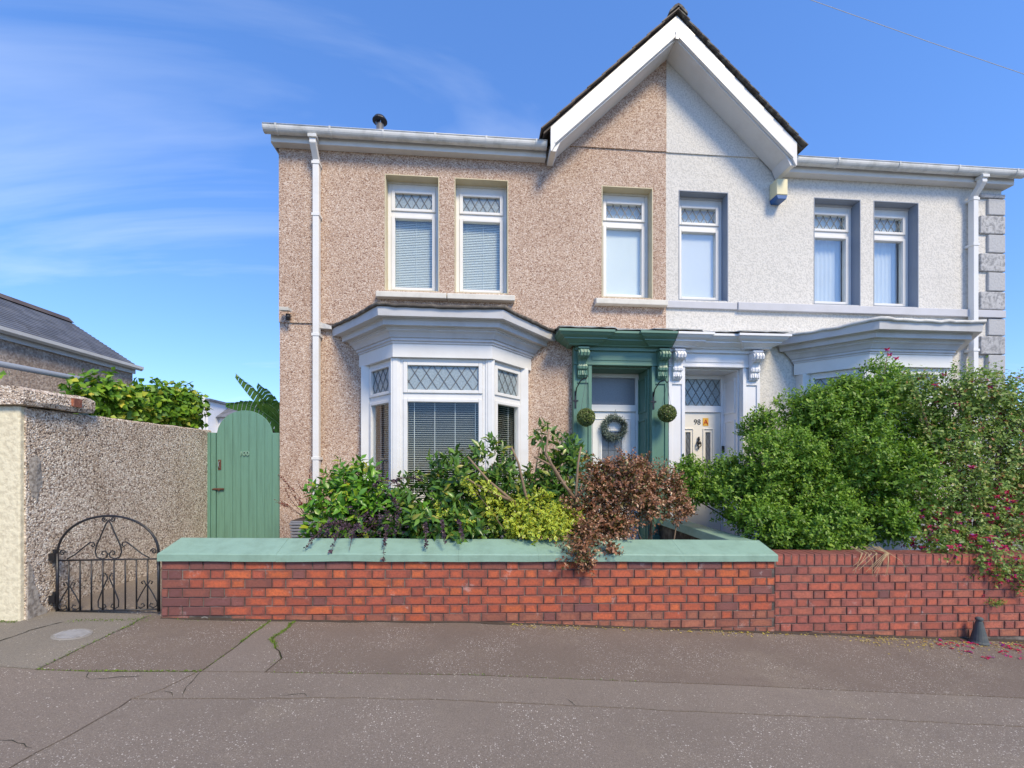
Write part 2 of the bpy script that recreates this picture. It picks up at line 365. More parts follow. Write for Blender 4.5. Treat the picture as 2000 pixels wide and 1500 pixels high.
sheet('ground', [(-250, -250), (250, -250), (250, 400), (-250, 400)], M['groundcover'], -.09, 0, 0, 1.0)
sheet('pavement_bed', [(-9.1, .5), (12.1, .5), (12.1, 4.04), (-9.1, 4.04)], M['crackbase'], -.028, 0, 0, .5)
sheet('road', [(-60, -8), (60, -8), (60, .35), (-60, .35)], M['road'], -.10+.012, 0, 0, 1.0)
kerb = sheet('kerb', [(-40, .35), (40, .35), (40, .5), (-40, .5)], M['concrete'], 0, .14, 0, 1.0)
def jit(pts, amp=.012, seg=.12, seed=1):
    r = random.Random(seed); out = []
    for (x0, y0), (x1, y1) in zip(pts, pts[1:]):
        L = math.hypot(x1-x0, y1-y0); k = max(1, int(L/seg))
        for i in range(k):
            t = i/k; w = amp if i else 0
            out.append((x0+(x1-x0)*t+r.uniform(-w, w), y0+(y1-y0)*t+r.uniform(-w, w)))
    return out+[pts[-1]]
C_ = jit([(-2.82, 4.02), (-2.83, 3.34), (-2.83, 3.055)], .010, .1, 2)
A_ = jit([(-1.79, 4.02), (-1.81, 3.52), (-1.83, 3.08), (-1.85, 3.065)], .008, .1, 3)
B_ = jit([(-1.58, 4.02), (-1.61, 3.57), (-1.40, 3.27), (-1.42, 3.065)], .014, .06, 4)
D_ = jit([(-1.85, 3.065), (-1.92, 2.85), (-2.02, 2.74), (-2.04, 2.56), (-2.07, 2.38), (-2.12, 2.17), (-2.2, 1.4), (-2.25, .5)], .010, .08, 5)
iD = min(range(len(D_)), key=lambda i: abs(D_[i][0]+2.02)+abs(D_[i][1]-2.74))
L1L = [(-9, 3.03), (-2.83, 3.055)]; L1a = [(-2.83, 3.055), (-1.85, 3.065)]; L1b = [(-1.85, 3.065), (-1.42, 3.065)]
L1c = jit([(-1.42, 3.065), (.25, 3.01), (1.72, 2.97), (2.84, 2.92), (4.03, 2.88), (12, 2.7)], .004, .25, 6)
L2 = jit([(-2.02, 2.74), (-.72, 2.745), (.22, 2.69), (1.51, 2.62), (3.53, 2.53), (12, 2.3)], .008, .12, 7)
L2[0] = D_[iD]
IN = .006
sheet('pavement_concrete', L1L+C_[::-1][1:]+[(-9, 4.02)], M['conc_pave'], 0, .03, IN)
sheet('pavement_brown', L1a+A_[::-1][1:]+C_[:-1], M['asph_far'], 0, .03, IN)
sheet('pavement_patch', L1b+B_[::-1][1:]+A_[:-1], M['asph_left'], 0, .03, IN)
sheet('pavement_speckled', L1c+[(12, 4.02)]+B_[:-1], M['asph_far'], 0, .03, IN)
sheet('pavement_strip', D_[:iD+1]+L2[1:]+[L1c[-1]]+L1c[::-1][1:]+L1b[::-1][1:-1], M['asph_mid'], 0, .03, IN)
sheet('pavement_left', L1L[:1]+[(-9, .5), D_[-1]]+D_[::-1][1:]+L1a[::-1][1:], M['asph_left'], 0, .03, IN)
sheet('pavement_near', D_[iD:]+[(12, .5)]+L2[::-1][:-1], M['asph_near'], 0, .03, IN)
cm2 = MB(); CR = random.Random(12)
for ln, wd in (([(-2.51, 3.05), (-2.47, 2.98), (-2.42, 2.95), (-2.30, 2.98), (-2.15, 3.0)], .006), ([(-1.74, 2.745), (-1.80, 2.87), (-1.81, 2.96), (-1.83, 3.06)], .005), ([(-1.98, 2.80), (-1.90, 2.82), (-1.84, 2.80), (-1.80, 2.75)], .004),
               ([(.62, 2.66), (.60, 2.70), (.575, 2.745)], .005), ([(-2.15, 2.30), (-2.3, 2.36), (-2.5, 2.36), (-2.8, 2.30)], .006), ([(-3.4, 3.38), (-3.39, 3.6), (-3.3, 3.78)], .012), ([(-1.02, 2.75), (-1.06, 2.79), (-1.2, 2.77)], .006), ([(3.0, 2.84), (3.10, 2.74)], .004)):
    p = jit(ln, .009, .035, CR.random()); vs = []
    for k, (x, y) in enumerate(p):
        a, b = p[max(0, k-1)], p[min(len(p)-1, k+1)]; dx_, dy_ = b[0]-a[0], b[1]-a[1]; L_ = math.hypot(dx_, dy_) or 1; w = wd*CR.uniform(.15, .55)*(1 if 0 < k < len(p)-1 else .2)
        for q in (-1, 1): xx, yy_ = x-dy_/L_*w*q, y+dx_/L_*w*q; vs.append((xx, yy_, gz(xx, yy_)+.003))
    cm2.add(vs, [(2*k, 2*k+1, 2*k+3, 2*k+2) for k in range(len(p)-1)])
cm2.build('pavement_cracks', M['crackbase'], kind='structure')
def pathz(x, y):
    t = min(1, max(0, (y-4.0)/2.1)); return gz(x)*(1-t)+.24*t+.02*(1-t)
sheet('side_path', [(-3.7, 4.02), (-2.62, 4.02), (-2.62, 9), (-3.7, 9)], M['asph_left'], .0, .05, 0, .25, pathz)
sheet('garden_soil', [(-2.45, 4.2), (2.7, 4.2), (2.7, 6.2), (-2.45, 6.2)], M['soil'], 0, .1, 0, .5, lambda x, y: .28)
sheet('garden_soil_next_door', [(2.75, 4.2), (12, 4.2), (12, 6.2), (2.75, 6.2)], M['soil'], 0, .1, 0, .5, lambda x, y: .12-.03*(x-2.7))

# ------------------------------------------------------------------ houses
def offset_outline(W, a, D, xc, o):
    """bay plan outline (open polyline from wall to wall) offset outwards by o"""
    p = [Vector((xc-W, YH)), Vector((xc-a, YH-D)), Vector((xc+a, YH-D)), Vector((xc+W, YH))]
    nl = Vector((-(D), -(W-a))).normalized()
    # left facet line: points p0+o*nl .. ; front line y = YH-D-o
    d = (p[1]-p[0])
    q0 = p[0]+nl*o
    t = (YH-q0.y)/d.y; s0 = q0+d*t
    t = (YH-D-o-q0.y)/d.y; s1 = q0+d*t
    return [(s0.x, YH), (s1.x, YH-D-o), (2*xc-s1.x, YH-D-o), (2*xc-s0.x, YH)]
def sweep(mb, outl, prof):
    rows = [[(x, y, z) for x, y in outl(o)] for o, z in prof]
    n = len(rows[0]); vs = [p for r in rows for p in r]; fs = []
    for i in range(len(rows)-1):
        for j in range(n-1): fs.append((i*n+j, i*n+j+1, (i+1)*n+j+1, (i+1)*n+j))
    return mb.add(vs, fs)
def wall_cells(mb, x0, x1, z0, z1, y0, y1, openings):
    xs = sorted({x0, x1, *[q for o in openings for q in o[:2] if x0 < q < x1]}); zs = sorted({z0, z1, *[q for o in openings for q in o[2:] if z0 < q < z1]})
    idx = {}; vs = []; fs = []
    def V(x, y, z):
        k = (x, y, z)
        if k not in idx: idx[k] = len(vs); vs.append(k)
        return idx[k]
    solid = {}
    for i in range(len(xs)-1):
        for j in range(len(zs)-1):
            cx, cz = (xs[i]+xs[i+1])/2, (zs[j]+zs[j+1])/2
            solid[i, j] = not any(o[0] < cx < o[1] and o[2] < cz < o[3] for o in openings)
    for (i, j), s in solid.items():
        if not s: continue
        a, b, c, d = xs[i], xs[i+1], zs[j], zs[j+1]
        fs.append((V(a, y0, c), V(b, y0, c), V(b, y0, d), V(a, y0, d))); fs.append((V(a, y1, c), V(a, y1, d), V(b, y1, d), V(b, y1, c)))
        if not solid.get((i-1, j)): fs.append((V(a, y0, c), V(a, y0, d), V(a, y1, d), V(a, y1, c)))
        if not solid.get((i+1, j)): fs.append((V(b, y0, c), V(b, y1, c), V(b, y1, d), V(b, y0, d)))
        if not solid.get((i, j-1)): fs.append((V(a, y0, c), V(a, y1, c), V(b, y1, c), V(b, y0, c)))
        if not solid.get((i, j+1)): fs.append((V(a, y0, d), V(b, y0, d), V(b, y1, d), V(a, y1, d)))
    return mb.add(vs, fs)
def lattice(mb, x0, x1, z0, z1, y, w, h, t=.008):
    sl = h/w
    def clip(px, pz, qx, qz):
        ts = [0, 1]; dx_, dz_ = qx-px, qz-pz
        for p, q in ((-dx_, px-x0), (dx_, x1-px), (-dz_, pz-z0), (dz_, z1-pz)):
            if abs(p) < 1e-9:
                if q < 0: return None
            else:
                r = q/p
                if p < 0: ts[0] = max(ts[0], r)
                else: ts[1] = min(ts[1], r)
        if ts[0] >= ts[1]: return None
        return (px+dx_*ts[0], pz+dz_*ts[0], px+dx_*ts[1], pz+dz_*ts[1])
    H = z1-z0; run = H/sl; x = x0-run-w
    while x < x1+run+w:
        for sgn in (1, -1):
            c = clip(x, z0, x+sgn*run, z1)
            if c:
                ax, az, bx, bz = c; L = math.hypot(bx-ax, bz-az)
                if L > .01:
                    nx, nz = -(bz-az)/L*t/2, (bx-ax)/L*t/2
                    yy = y if sgn > 0 else y-.0015
                    mb.prism([(ax-nx, az-nz), (ax+nx, az+nz), (bx+nx, bz+nz), (bx-nx, bz-nz)], 'y', yy-.003, yy)
        x += w
def slats(mb, x0, x1, z0, z1, y, pitch, depth, ang):
    z = z0+pitch/2; ca, sa = math.cos(ang)*depth/2, math.sin(ang)*depth/2
    while z < z1:
        mb.add([(x0, y-ca, z-sa), (x1, y-ca, z-sa), (x1, y, z+.002), (x0, y, z+.002), (x1, y+ca, z+sa), (x0, y+ca, z+sa)], [(0, 1, 2, 3), (3, 2, 4, 5)]); z += pitch
def window(house, T, x0, x1, z0, z1, tz0, tz1, blind, name='window', fr=.052, sash=.048, lat=(.118, .20), topglass='frost', head=.09, depth=.07, parent_part=None, order=0):
    """casement: frame (the part) with panes, lattice and blind as sub-parts; local y=0 is the frame's front"""
    f = MB(T)
    f.box(x0, x0+fr, 0, depth, z0, z1); f.box(x1-fr, x1, 0, depth, z0, z1)
    f.box(x0+fr, x1-fr, 0, depth, z1-head, z1); f.box(x0+fr, x1-fr, 0, depth, z0, z0+fr)
    f.box(x0+fr, x1-fr, .004, depth-.004, tz0+.02, tz1-.02)
    cells = [(tz1-.02, z1-head), (z0+fr, tz0+.02)]
    for a, b in cells:                      # sash ring, chamfered towards the glass
        X0, X1 = x0+fr, x1-fr
        for (p0, p1, q0, q1) in ((X0, X0+sash, a, b), (X1-sash, X1, a, b)):
            f.box(p0, p1, -.014, depth-.01, q0, q1)
        f.box(X0+sash, X1-sash, -.014, depth-.01, a, a+sash*.8); f.box(X0+sash, X1-sash, -.014, depth-.01, b-sash*.8, b)
    w = f.build(name, M['upvc'], parent_part or house, bevel=.006)
    par = w if parent_part is None else parent_part
    G = [(x0+fr+sash, x1-fr-sash, a+sash*.8, b-sash*.8) for a, b in cells]
    for i, g in enumerate(G):
        MB(T).box(g[0]-.01, g[1]+.01, .022, .028, g[2]-.01, g[3]+.01).build('pane', M[topglass] if i == 0 else M['glass_bay' if parent_part else 'glass_sky' if MIRROR[0] else 'glass'], par)
    lm = MB(T); lattice(lm, G[0][0], G[0][1], G[0][2], G[0][3], .020, lat[0], lat[1], .009); lm.build('lead_lattice', M['lead'], par)
    g = G[1]
    if blind == 'closed':
        b = MB(T); slats(b, g[0]-.03, g[1]+.03, g[2]-.03, g[3]+.04, .085, .024, .027, math.radians(62))
        for u in (.1, .55): b.box(g[0]+(g[1]-g[0])*u, g[0]+(g[1]-g[0])*u+.004, .066, .068, g[2], g[3])
        b.build('blind', M['blind'], par)
    elif blind == 'open':
        b = MB(T); slats(b, g[0]-.03, g[1]+.03, g[2]-.05, g[3]+.02, .10, .0275, .021, math.radians(8))
        for u in ((.08, .37, .66, .95) if g[1]-g[0] > .5 else (.2, .75)): b.box(g[0]+(g[1]-g[0])*u, g[0]+(g[1]-g[0])*u+.006, .082, .084, g[2], g[3])
        b.build('blind', M['blind_bay'], par)
    elif blind == 'roller':
        b = MB(T); b.box(g[0]-.03, g[1]+.03, .066, .068, g[2]-.03, g[3]+.04); b.build('blind', M['curtain'], par)
    elif blind == 'cloth':
        b = MB(T); n = 24; vs = []; ww = (g[1]-g[0])
        for i in range(n+1):
            x = g[0]-.05+(ww*.88+.05)*i/n; yy = .13+.012*math.sin(i*1.9)
            vs += [(x, yy, g[2]-.05), (x, yy, G[0][3]+.02)]
        b.add(vs, [(2*i, 2*i+2, 2*i+3, 2*i+1) for i in range(n)]); b.build('curtain', M['bluecloth'], par, smooth=True)
    return w
def text_mesh(body, size, depth):
    cu = bpy.data.curves.new('t', 'FONT'); cu.body = body; cu.size = size; cu.extrude = depth; cu.align_x = 'CENTER'
    o = bpy.data.objects.new('t', cu); COL.objects.link(o)
    dg = bpy.context.evaluated_depsgraph_get(); me = bpy.data.meshes.new_from_object(o.evaluated_get(dg)); bpy.data.objects.remove(o)
    return me
def add_text(name, body, size, pos, mat, parent, depth=.004):
    me = text_mesh(body, size, depth); me.materials.clear(); me.materials.append(mat)
    o = bpy.data.objects.new(name, me); link(o, parent, pos); o.rotation_euler = (math.radians(90), 0, 0); return o

X0 = -2.645; ZE = 5.80; ZS = 3.35
WINS = [(-1.25, -.51), (-.30, .45), (1.785, 2.54)]; WZ = (3.825, 5.42)
BXC, BW, BA, BD = -.41, 1.11, .585, .60
DO = (1.62, 2.49, .22, 2.83)
def make_house(B):
    MIRROR[0] = B
    h = thing('semi_detached_house', (X0 if not B else 2*XP-X0, YH, .2),
              'white rendered half of the semi with grey quoins and the cream 98A door' if B else 'pink pebbledash half of the semi with green porch and white bay window', 'house')
    wm = M['whitecast'] if B else M['pebbleA']
    yy = YH+(.012 if B else 0)
    # masonry: upper storey slab, slightly recessed lower slab, gable half, flank and back
    up = MB(); wall_cells(up, X0, XP, ZS, ZE, yy, yy+.3, [(a, b, *WZ) for a, b in WINS])
    w = up.build('wall', wm, h)
    lo = MB(); wall_cells(lo, X0+.003, XP, -.5, ZS, yy+.02, yy+.3, [(BXC-BW+.15, BXC+BW-.15, .95, 2.74), DO])
    lo.build('lower_wall', wm, h)
    gm = MB(); gm.prism([(.9, ZE), (XP, ZE), (XP, 5.95), (1.05, 5.95)], 'y', yy+.001, yy+.29); gm.prism([(1.06, 5.95), (XP, 5.95), (XP, 7.50)], 'y', yy-.016, yy+.29)
    gm.build('gable_wall', wm, h)
    fl = MB(); fl.box(X0+.001, X0+.3, yy+.3, YH+8, -.5, ZE); fl.box(X0+.3, XP, YH+7.7, YH+8, -.5, ZE); fl.box(XP-.08, XP, yy+.3, YH+7.7, -.5, 7.3); fl.build('flank_wall', wm, h)
    ins = MB(); ins.box(X0+.31, XP-.09, yy+.31, YH+7.6, 3.0, 3.2); ins.box(X0+.31, XP-.09, yy+.31, YH+7.6, .1, .2); ins.box(X0+.31, XP-.09, YH+2.8, YH+2.9, .2, 5.7); ins.box(X0+.31, XP-.09, yy+.31, YH+7.6, 5.6, 5.65)
    ins.build('interior', M['dark'], h)
    # roof
    pt = .62; yb = YH+4; r0 = (YH-.16, 5.86); r1 = (yb, 5.86+(yb-YH+.16)*pt)
    rf = MB(); rf.prism([r0, r1, (2*yb-YH+.16, 5.86), (2*yb-YH+.16, 5.78), (yb, r1[1]-.1), (YH-.16, 5.80)], 'x', X0-.1, .95)
    rf.prism([(YH+.05, 5.86+.21*pt), r1, (2*yb-YH+.16, 5.86), (2*yb-YH+.16, 5.78), (yb, r1[1]-.1), (YH+.05, 5.78+.21*pt)], 'x', .95, XP)
    rt = rf.build('roof', M['slate'], h)
    sl = (7.575-5.92)/(XP-.966)
    g2 = MB(); yg = YH+2.9
    g2.add([(XP, YH-.33, 7.60), (.90, YH-.33, 7.60-(XP-.90)*sl), (.90, yg, 7.60-(XP-.90)*sl), (XP, yg, 7.60),
            (XP, YH-.33, 7.57), (.90, YH-.33, 7.57-(XP-.90)*sl), (.90, yg, 7.57-(XP-.90)*sl), (XP, yg, 7.57)],
           [(0, 1, 2, 3), (7, 6, 5, 4), (0, 4, 5, 1), (1, 5, 6, 2), (2, 6, 7, 3)])
    gr = g2.build('gable_roof', M['tile'], h)
    nt = 13 if B else 9; Ls = math.hypot(XP-.88, (XP-.88)*sl); ca, sa = (XP-.88)/Ls, (XP-.88)*sl/Ls
    for i in range(nt):
        t0 = Ls*i/nt; t1 = t0+Ls/nt*1.14; q = random.uniform(-.004, .004); a = .016 if B else .012; up_ = .026+q
        m = MB(); pts = []
        for t, n_ in ((t0, .010+a), (t1, .010), (t1, up_), (t0, up_+a)):
            pts.append((.88+ca*t-sa*n_, 7.60-(XP-.88)*sl+sa*t+ca*n_))
        m.prism(pts, 'y', YH-.385+q*2, YH+.0); m.build('verge_tile', M['tile_lichen'] if B else M['tile'], gr)
    if not B:
        rd = MB(); rd.prism([(XP-.13, 7.545), (XP-.125, 7.58), (XP-.05, 7.665), (XP, 7.69), (XP+.05, 7.665), (XP+.125, 7.58), (XP+.13, 7.545), (XP, 7.66)], 'y', YH-.40, YH-.02)
        rd.build('ridge_tile', M['tile_lichen'], gr); 
        rd = MB(); rd.prism([(XP-.12, 7.54), (XP-.115, 7.57), (XP, 7.675), (XP+.115, 7.57), (XP+.12, 7.54), (XP, 7.645)], 'y', YH-.02, YH+2.9); rd.build('ridge_tile', M['tile'], gr)
    bo = MB(); bo.prism([(XP-.001, 7.575), (.99, 5.942), (.99, 5.622), (1.008, 5.622), (1.06, 5.723), (XP-.001, 7.29)], 'y', YH-.345, YH-.315); bg_ = bo.build('bargeboard', M['fascia'], h, bevel=.004)
    bi = MB(); bi.prism([(XP-.001, 7.31), (1.06, 5.742), (.992, 5.715), (.992, 5.637), (1.07, 5.637), (1.13, 5.766), (XP-.001, 7.268)], 'y', YH-.3148, yy-.017); bi.build('gable_soffit', M['fascia'], h, bevel=.004)
    bs = MB(); bs.prism([(XP-.001, 7.330), (1.05, 5.754), (1.05, 5.722), (XP-.001, 7.298)], 'y', YH-.353, YH-.3455); bs.build('barge_trim', M['fascia'], bg_)
    if not B: MB().box(XP-.024, XP+.024, YH-.36, YH-.3535, 7.24, 7.36).build('apex_trim', M['fascia'], bg_, bevel=.003)
    # eaves
    ea = MB(); ea.box(X0-.05, .966, YH-.115, YH-.09, 5.69, 5.83); ea.box(X0-.05, .966, YH-.0895, yy-.001, 5.69, 5.705)
    ea.box(X0-.06, X0-.048, YH-.10, YH+7, 5.691, 5.83)
    ea.build('fascia', M['fascia'], h, bevel=.003)
    yc = YH-.18; zg = 5.835
    outer = [(yc-.062*math.cos(math.pi*k/12), zg-.085*math.sin(math.pi*k/12)**.8) for k in range(13)]
    inner = [(yc-.055*math.cos(math.pi*k/12), zg-.076*math.sin(math.pi*k/12)**.8) for k in range(12, -1, -1)]
    gu = MB(); gu.prism(outer+inner, 'x', X0-.10, .962); gu.prism(outer, 'x', X0-.105, X0-.098); gut = gu.build('gutter', M['gutter'], h, smooth=False)
    gl = MB(); gl.tube([(X0-.10, yc-.061, zg+.002), (.962, yc-.061, zg+.002)], .008, 6); gl.build('gutter_lip', M['gutter'], gut, smooth=True)
    xb = X0+.05
    while xb < .95:
        o2 = [(yc+(y-yc)*1.12, zg+(z-zg)*1.09) for y, z in outer]; m = MB(); m.prism(o2+[(yc+.07, zg+.01), (yc-.07, zg+.01)], 'x', xb, xb+.024); m.build('gutter_bracket', M['gutter'], gut); xb += .68 if not B else .95
    # downpipe
    px = -2.13 if not B else -2.07
    dp = MB(); s = .04
    def sq(path):
        for a, b in zip(path, path[1:]):
            vs = []
            for (y, z) in (a, b): vs += [(px-s, y-s, z), (px+s, y-s, z), (px+s, y+s, z), (px-s, y+s, z)]
            dp.add(vs, [(0, 1, 5, 4), (1, 2, 6, 5), (2, 3, 7, 6), (3, 0, 4, 7), (0, 3, 2, 1), (4, 5, 6, 7)])
    sq([(yc, 5.76), (yc, 5.64), (YH-.065, 5.50), (YH-.065, .25)])
    dpo = dp.build('downpipe', M['upvc'], h, bevel=.006)
    for z in (5.44, 4.75, 3.15, 1.5): MB().box(px-.052, px+.052, YH-.112, YH+.02, z, z+.035).build('pipe_clip', M['upvc'], dpo)
    MB().box(px-.055, px+.055, yc-.06, yc+.055, 5.70, 5.745).build('gutter_outlet', M['gutter'], dpo, bevel=.004)
    # upper windows
    rm = M['grey_reveal'] if B else M['cream_reveal']
    for i, (a, b) in enumerate(WINS):
        ln = MB(); t = .012; z0, z1 = WZ
        ln.box(a+.001, a+t, yy-.003, yy+.16, z0+.001, z1-.001); ln.box(b-t, b-.001, yy-.003, yy+.16, z0+.001, z1-.001); ln.box(a+t, b-t, yy-.003, yy+.16, z1-t, z1-.001); ln.box(a+t, b-t, yy+.01, yy+.16, z0+.001, z0+t)
        ln.build('window_reveal', rm, h)
        blind = ('cloth' if i < 2 else 'roller') if B else ('closed', 'closed', 'roller')[i]
        window(h, lambda p: (p[0], p[1]+yy+.15, p[2]), a+t, b-t, z0+t, z1-.04, 4.915, 5.02, blind, topglass='glass' if B or i == 2 else 'frost')
        if (B and i < 3) or i == 2:
            MB().box(a+.02, b-.02, yy+.25, yy+.26, 5.0, z1).build('top_blind', M['curtain'], h)
        MB().box(a+t, b-t, yy+.14, yy+.17, z1-.041, z1-t).build('head_packer', M['sill'] if not B else M['grey_band'], h)
        if not B:
            x0s, x1s = ((-1.35, -.405), (-.395, .535), (1.68, XP-.01))[i]
            m = MB(); m.prism([(yy-.10, 3.70), (yy-.10, 3.775), (yy+.10, 3.835), (yy+.10, 3.70)], 'x', x0s, x1s); m.build('window_sill', M['sill'], h, bevel=.008)
    if B:
        bm_ = MB(); bm_.prism([(yy-.055, 3.69), (yy-.055, 3.80), (yy+.02, 3.82), (yy+.02, 3.69)], 'x', X0-.01, 1.66); bm_.prism([(yy-.035, 3.70), (yy-.035, 3.795), (yy+.02, 3.815), (yy+.02, 3.70)], 'x', 1.663, XP-.002)
        bm_.build('sill_band', M['grey_band'], h, bevel=.006)
        zz_ = [5.60, 5.53, 5.27, 4.98, 4.69, 4.40, 4.10, 3.815]; zs = [(zz_[i+1]+.006, zz_[i]-.006) for i in range(7)]; zs += [(3.42, 3.68), (3.13, 3.41), (2.84, 3.12), (2.55, 2.83), (2.26, 2.54), (1.97, 2.25), (1.68, 1.96), (1.39, 1.67)]
        zs[0] = (5.536, 5.60)
        for i, (a, b) in enumerate(zs):
            big = i % 2 == 0
            MB().box(X0-.03, X0+(.39 if big else .26), yy-.035, yy+.3, a, b).build('quoin', M['vermic'] if big else M['smoothquoin'], h, bevel=.014)
    # bay window
    out = lambda o: offset_outline(BW, BA, BD, BXC, o)
    base = out(0)
    tr = M['baytrim']
    ap = MB(); sweep(ap, out, [(-.02, -.2), (-.02, .93)]); bay = ap.build('bay_window', M['white_paint'] if B else M['upvc'], h)
    sm = MB(); sweep(sm, out, [(-.1, .93), (.07, .93), (.07, .97), (-.1, 1.0)]); sm.build('bay_sill', M['sill'], bay)
    for k in range(3):
        p0 = Vector(base[k]); p1 = Vector(base[k+1]); u = (p1-p0).normalized(); nn = Vector((-u.y, u.x)); L = (p1-p0).length
        T = lambda p, p0=p0, u=u, nn=nn: (p0.x+u.x*p[0]+nn.x*p[1], p0.y+u.y*p[0]+nn.y*p[1], p[2])
        a, b = (.10 if k == 0 else .045), L-(.10 if k == 2 else .045)
        window(h, T, a, b, .99, 2.757, 2.235, 2.345, 'open', fr=.05, sash=.05, lat=(.145, .215) if k == 1 else (.13, .2), parent_part=bay, head=.05)
    for x, y in base[1:3]:
        pm = MB(); pm.prism([(x-.057, y-.012), (x-.033, y-.012), (x-.030, y-.02), (x+.030, y-.02), (x+.033, y-.012), (x+.057, y-.012), (x+.057, y+.07), (x-.057, y+.07)], 'z', .99, 2.757); pm.build('corner_post', M['upvc'], bay, bevel=.004)
    for x, sgn in ((base[0][0], 1), (base[3][0], -1)):
        pm = MB(); pm.box(min(x-.02*sgn, x+.09*sgn), max(x-.02*sgn, x+.09*sgn), YH-.11, YH+.05, .99, 2.757); pm.build('wall_post', M['upvc'], bay, bevel=.004)
    fb = MB(); sweep(fb, out, [(-.06, 2.757), (.055, 2.757), (.055, 2.925), (-.02, 2.925)]); fb.build('frieze_board', M['upvc'], bay)
    cp = [(.02, 2.925), (.068, 2.925), (.068, 2.945), (.085, 2.955), (.082, 2.985), (.10, 2.99), (.105, 3.005), (.125, 3.04), (.15, 3.062), (.15, 3.075), (.165, 3.08), (.165, 3.095), (.225, 3.098), (.225, 3.155), (.235, 3.16), (.235, 3.172), (.315, 3.175), (.325, 3.275), (.1, 3.278)]
    cm_ = MB(); sweep(cm_, out, cp); cm_.build('bay_cornice', tr, bay)
    # felt / lead roof of the bay with a sagging edge
    rows = []
    for o, z, amp in ((.315, 3.266, .012), (.350, 3.268, .018), (.352, 3.305, .028), (.30, 3.322, .028), (.0, 3.38, .01), (-.35, 3.44, 0)):
        pl = out(o); r = []
        for a, b in zip(pl, pl[1:]):
            n = 14
            for i in range(n):
                t = i/n; x, y = a[0]+(b[0]-a[0])*t, a[1]+(b[1]-a[1])*t
                sag = .018*(2*abs(t-.5))**2
                r.append((x, min(y, YH+.015), z+sag*(1 if amp else 0)+amp*(mnoise.noise((x*7, y*7, o*6+(3 if B else 0)))-.1)))
        r.append((*pl[-1], z)); rows.append(r)
    n = len(rows[0]); m = MB(); m.add([p for r in rows for p in r], [(i*n+j, i*n+j+1, (i+1)*n+j+1, (i+1)*n+j) for i in range(len(rows)-1) for j in range(n-1)])
    m.build('bay_roof', M['whitefelt'] if B else M['leadroof'], bay, smooth=True)
    for k in (0, 3):
        x = out(.33)[k][0]; sg = -1 if k == 0 else 1
        m = MB(); xa, xb_ = sorted((x-.02*sg, x+.16*sg)); m.prism([(xa, 3.27), (xb_, 3.26), (xb_, 3.30), (xa, 3.36)], 'y', YH-.05, YH+.015); m.build('flashing', M['whitefelt'], bay)
    # porch
    pc = M['white_paint'] if B else M['green']
    en = MB(); en.box(1.36, XP-.003, YH-.085, YH+.012, 2.832, 3.09); en.box(1.36, XP-.003, YH-.10, YH-.0855, 2.832, 2.862); en.box(1.62, 2.49, YH-.094, YH-.0855, 2.90, 2.96); en.box(1.38, XP-.003, YH-.125, YH-.0855, 3.03, 3.09)
    po = en.build('porch', pc, h, bevel=.005)
    for a, b in ((1.36, 1.62), (2.49, XP-.003)):
        m = MB(); m.box(a, b, YH-.07, YH+.012, .2, 2.83); m.box(a+.0, a+.05, YH-.088, YH-.0705, .2, 2.83); m.box(b-.05, b, YH-.088, YH-.0705, .2, 2.83)
        m.box(a+.05, b-.05, YH-.088, YH-.0705, 2.58, 2.66); m.box(a-.0, b, YH-.11, YH-.0705, .2, .42); m.build('pilaster', pc, po, bevel=.004)
    cp = [(.02, 3.075), (.06, 3.08), (.075, 3.10), (.09, 3.105), (.14, 3.135), (.155, 3.14), (.155, 3.155), (.20, 3.18), (.225, 3.21), (.24, 3.215), (.24, 3.245), (.0, 3.27)]
    m = MB()
    def prun(x0_, x1_, base_, left=True, right=True):
        vs = []; 
        for o, z in cp:
            o2 = o; pts = []
            if left: pts += [(x0_-o2, YH+.01, z)]
            pts += [(x0_-(o2 if left else 0), base_-o2, z), (x1_+(o2 if right else 0), base_-o2, z)]
            if right: pts += [(x1_+o2, YH+.01, z)]
            vs.append(pts)
        n = len(vs[0]); m.add([p for r in vs for p in r], [(i*n+j, i*n+j+1, (i+1)*n+j+1, (i+1)*n+j) for i in range(len(vs)-1) for j in range(n-1)])
    prun(1.62, XP-.30, YH-.10, False, False); prun(1.34, 1.62, YH-.15); prun(XP-.28, XP-.004, YH-.15, True, False)
    m.build('porch_cornice', pc, po)
    pr = MB(); vs = []; n = 30
    for r_, (y, z) in enumerate(((YH-.40, 3.262), (YH-.405, 3.275), (YH-.2, 3.30), (YH+.02, 3.34))):
        for i in range(n+1):
            x = 1.09+(XP-.002-1.09)*i/n; front = .0 if (x < 1.9 or x > 2.4) else .055
            vs.append((x, y+(front if r_ < 2 else 0), z+.012*mnoise.noise((x*7, r_, 5 if B else 1))))
    pr.add(vs, [(r_*(n+1)+i, r_*(n+1)+i+1, (r_+1)*(n+1)+i+1, (r_+1)*(n+1)+i) for r_ in range(3) for i in range(n)])
    pr.build('porch_roof', M['whitefelt'], po)
    for xc in (1.475, 2.625):
        m = MB(); prof = []
        for k in range(15):                 # upper volute
            w = math.radians(100-k*230/14); prof.append((YH-.215-.075*math.cos(w-math.pi/2)*0-.0+(-.06)*math.sin(w+math.pi/2), 2.965+.065*math.sin(w)))
        prof = [(YH-.088, 3.03), (YH-.20, 3.03), (YH-.245, 3.01), (YH-.262, 2.97), (YH-.25, 2.925), (YH-.215, 2.90), (YH-.175, 2.89), (YH-.16, 2.865), (YH-.155, 2.83), (YH-.165, 2.80), (YH-.16, 2.765), (YH-.135, 2.745), (YH-.125, 2.72), (YH-.138, 2.69), (YH-.125, 2.655), (YH-.10, 2.635), (YH-.088, 2.65)]
        m.prism(prof, 'x', xc-.062, xc+.062)
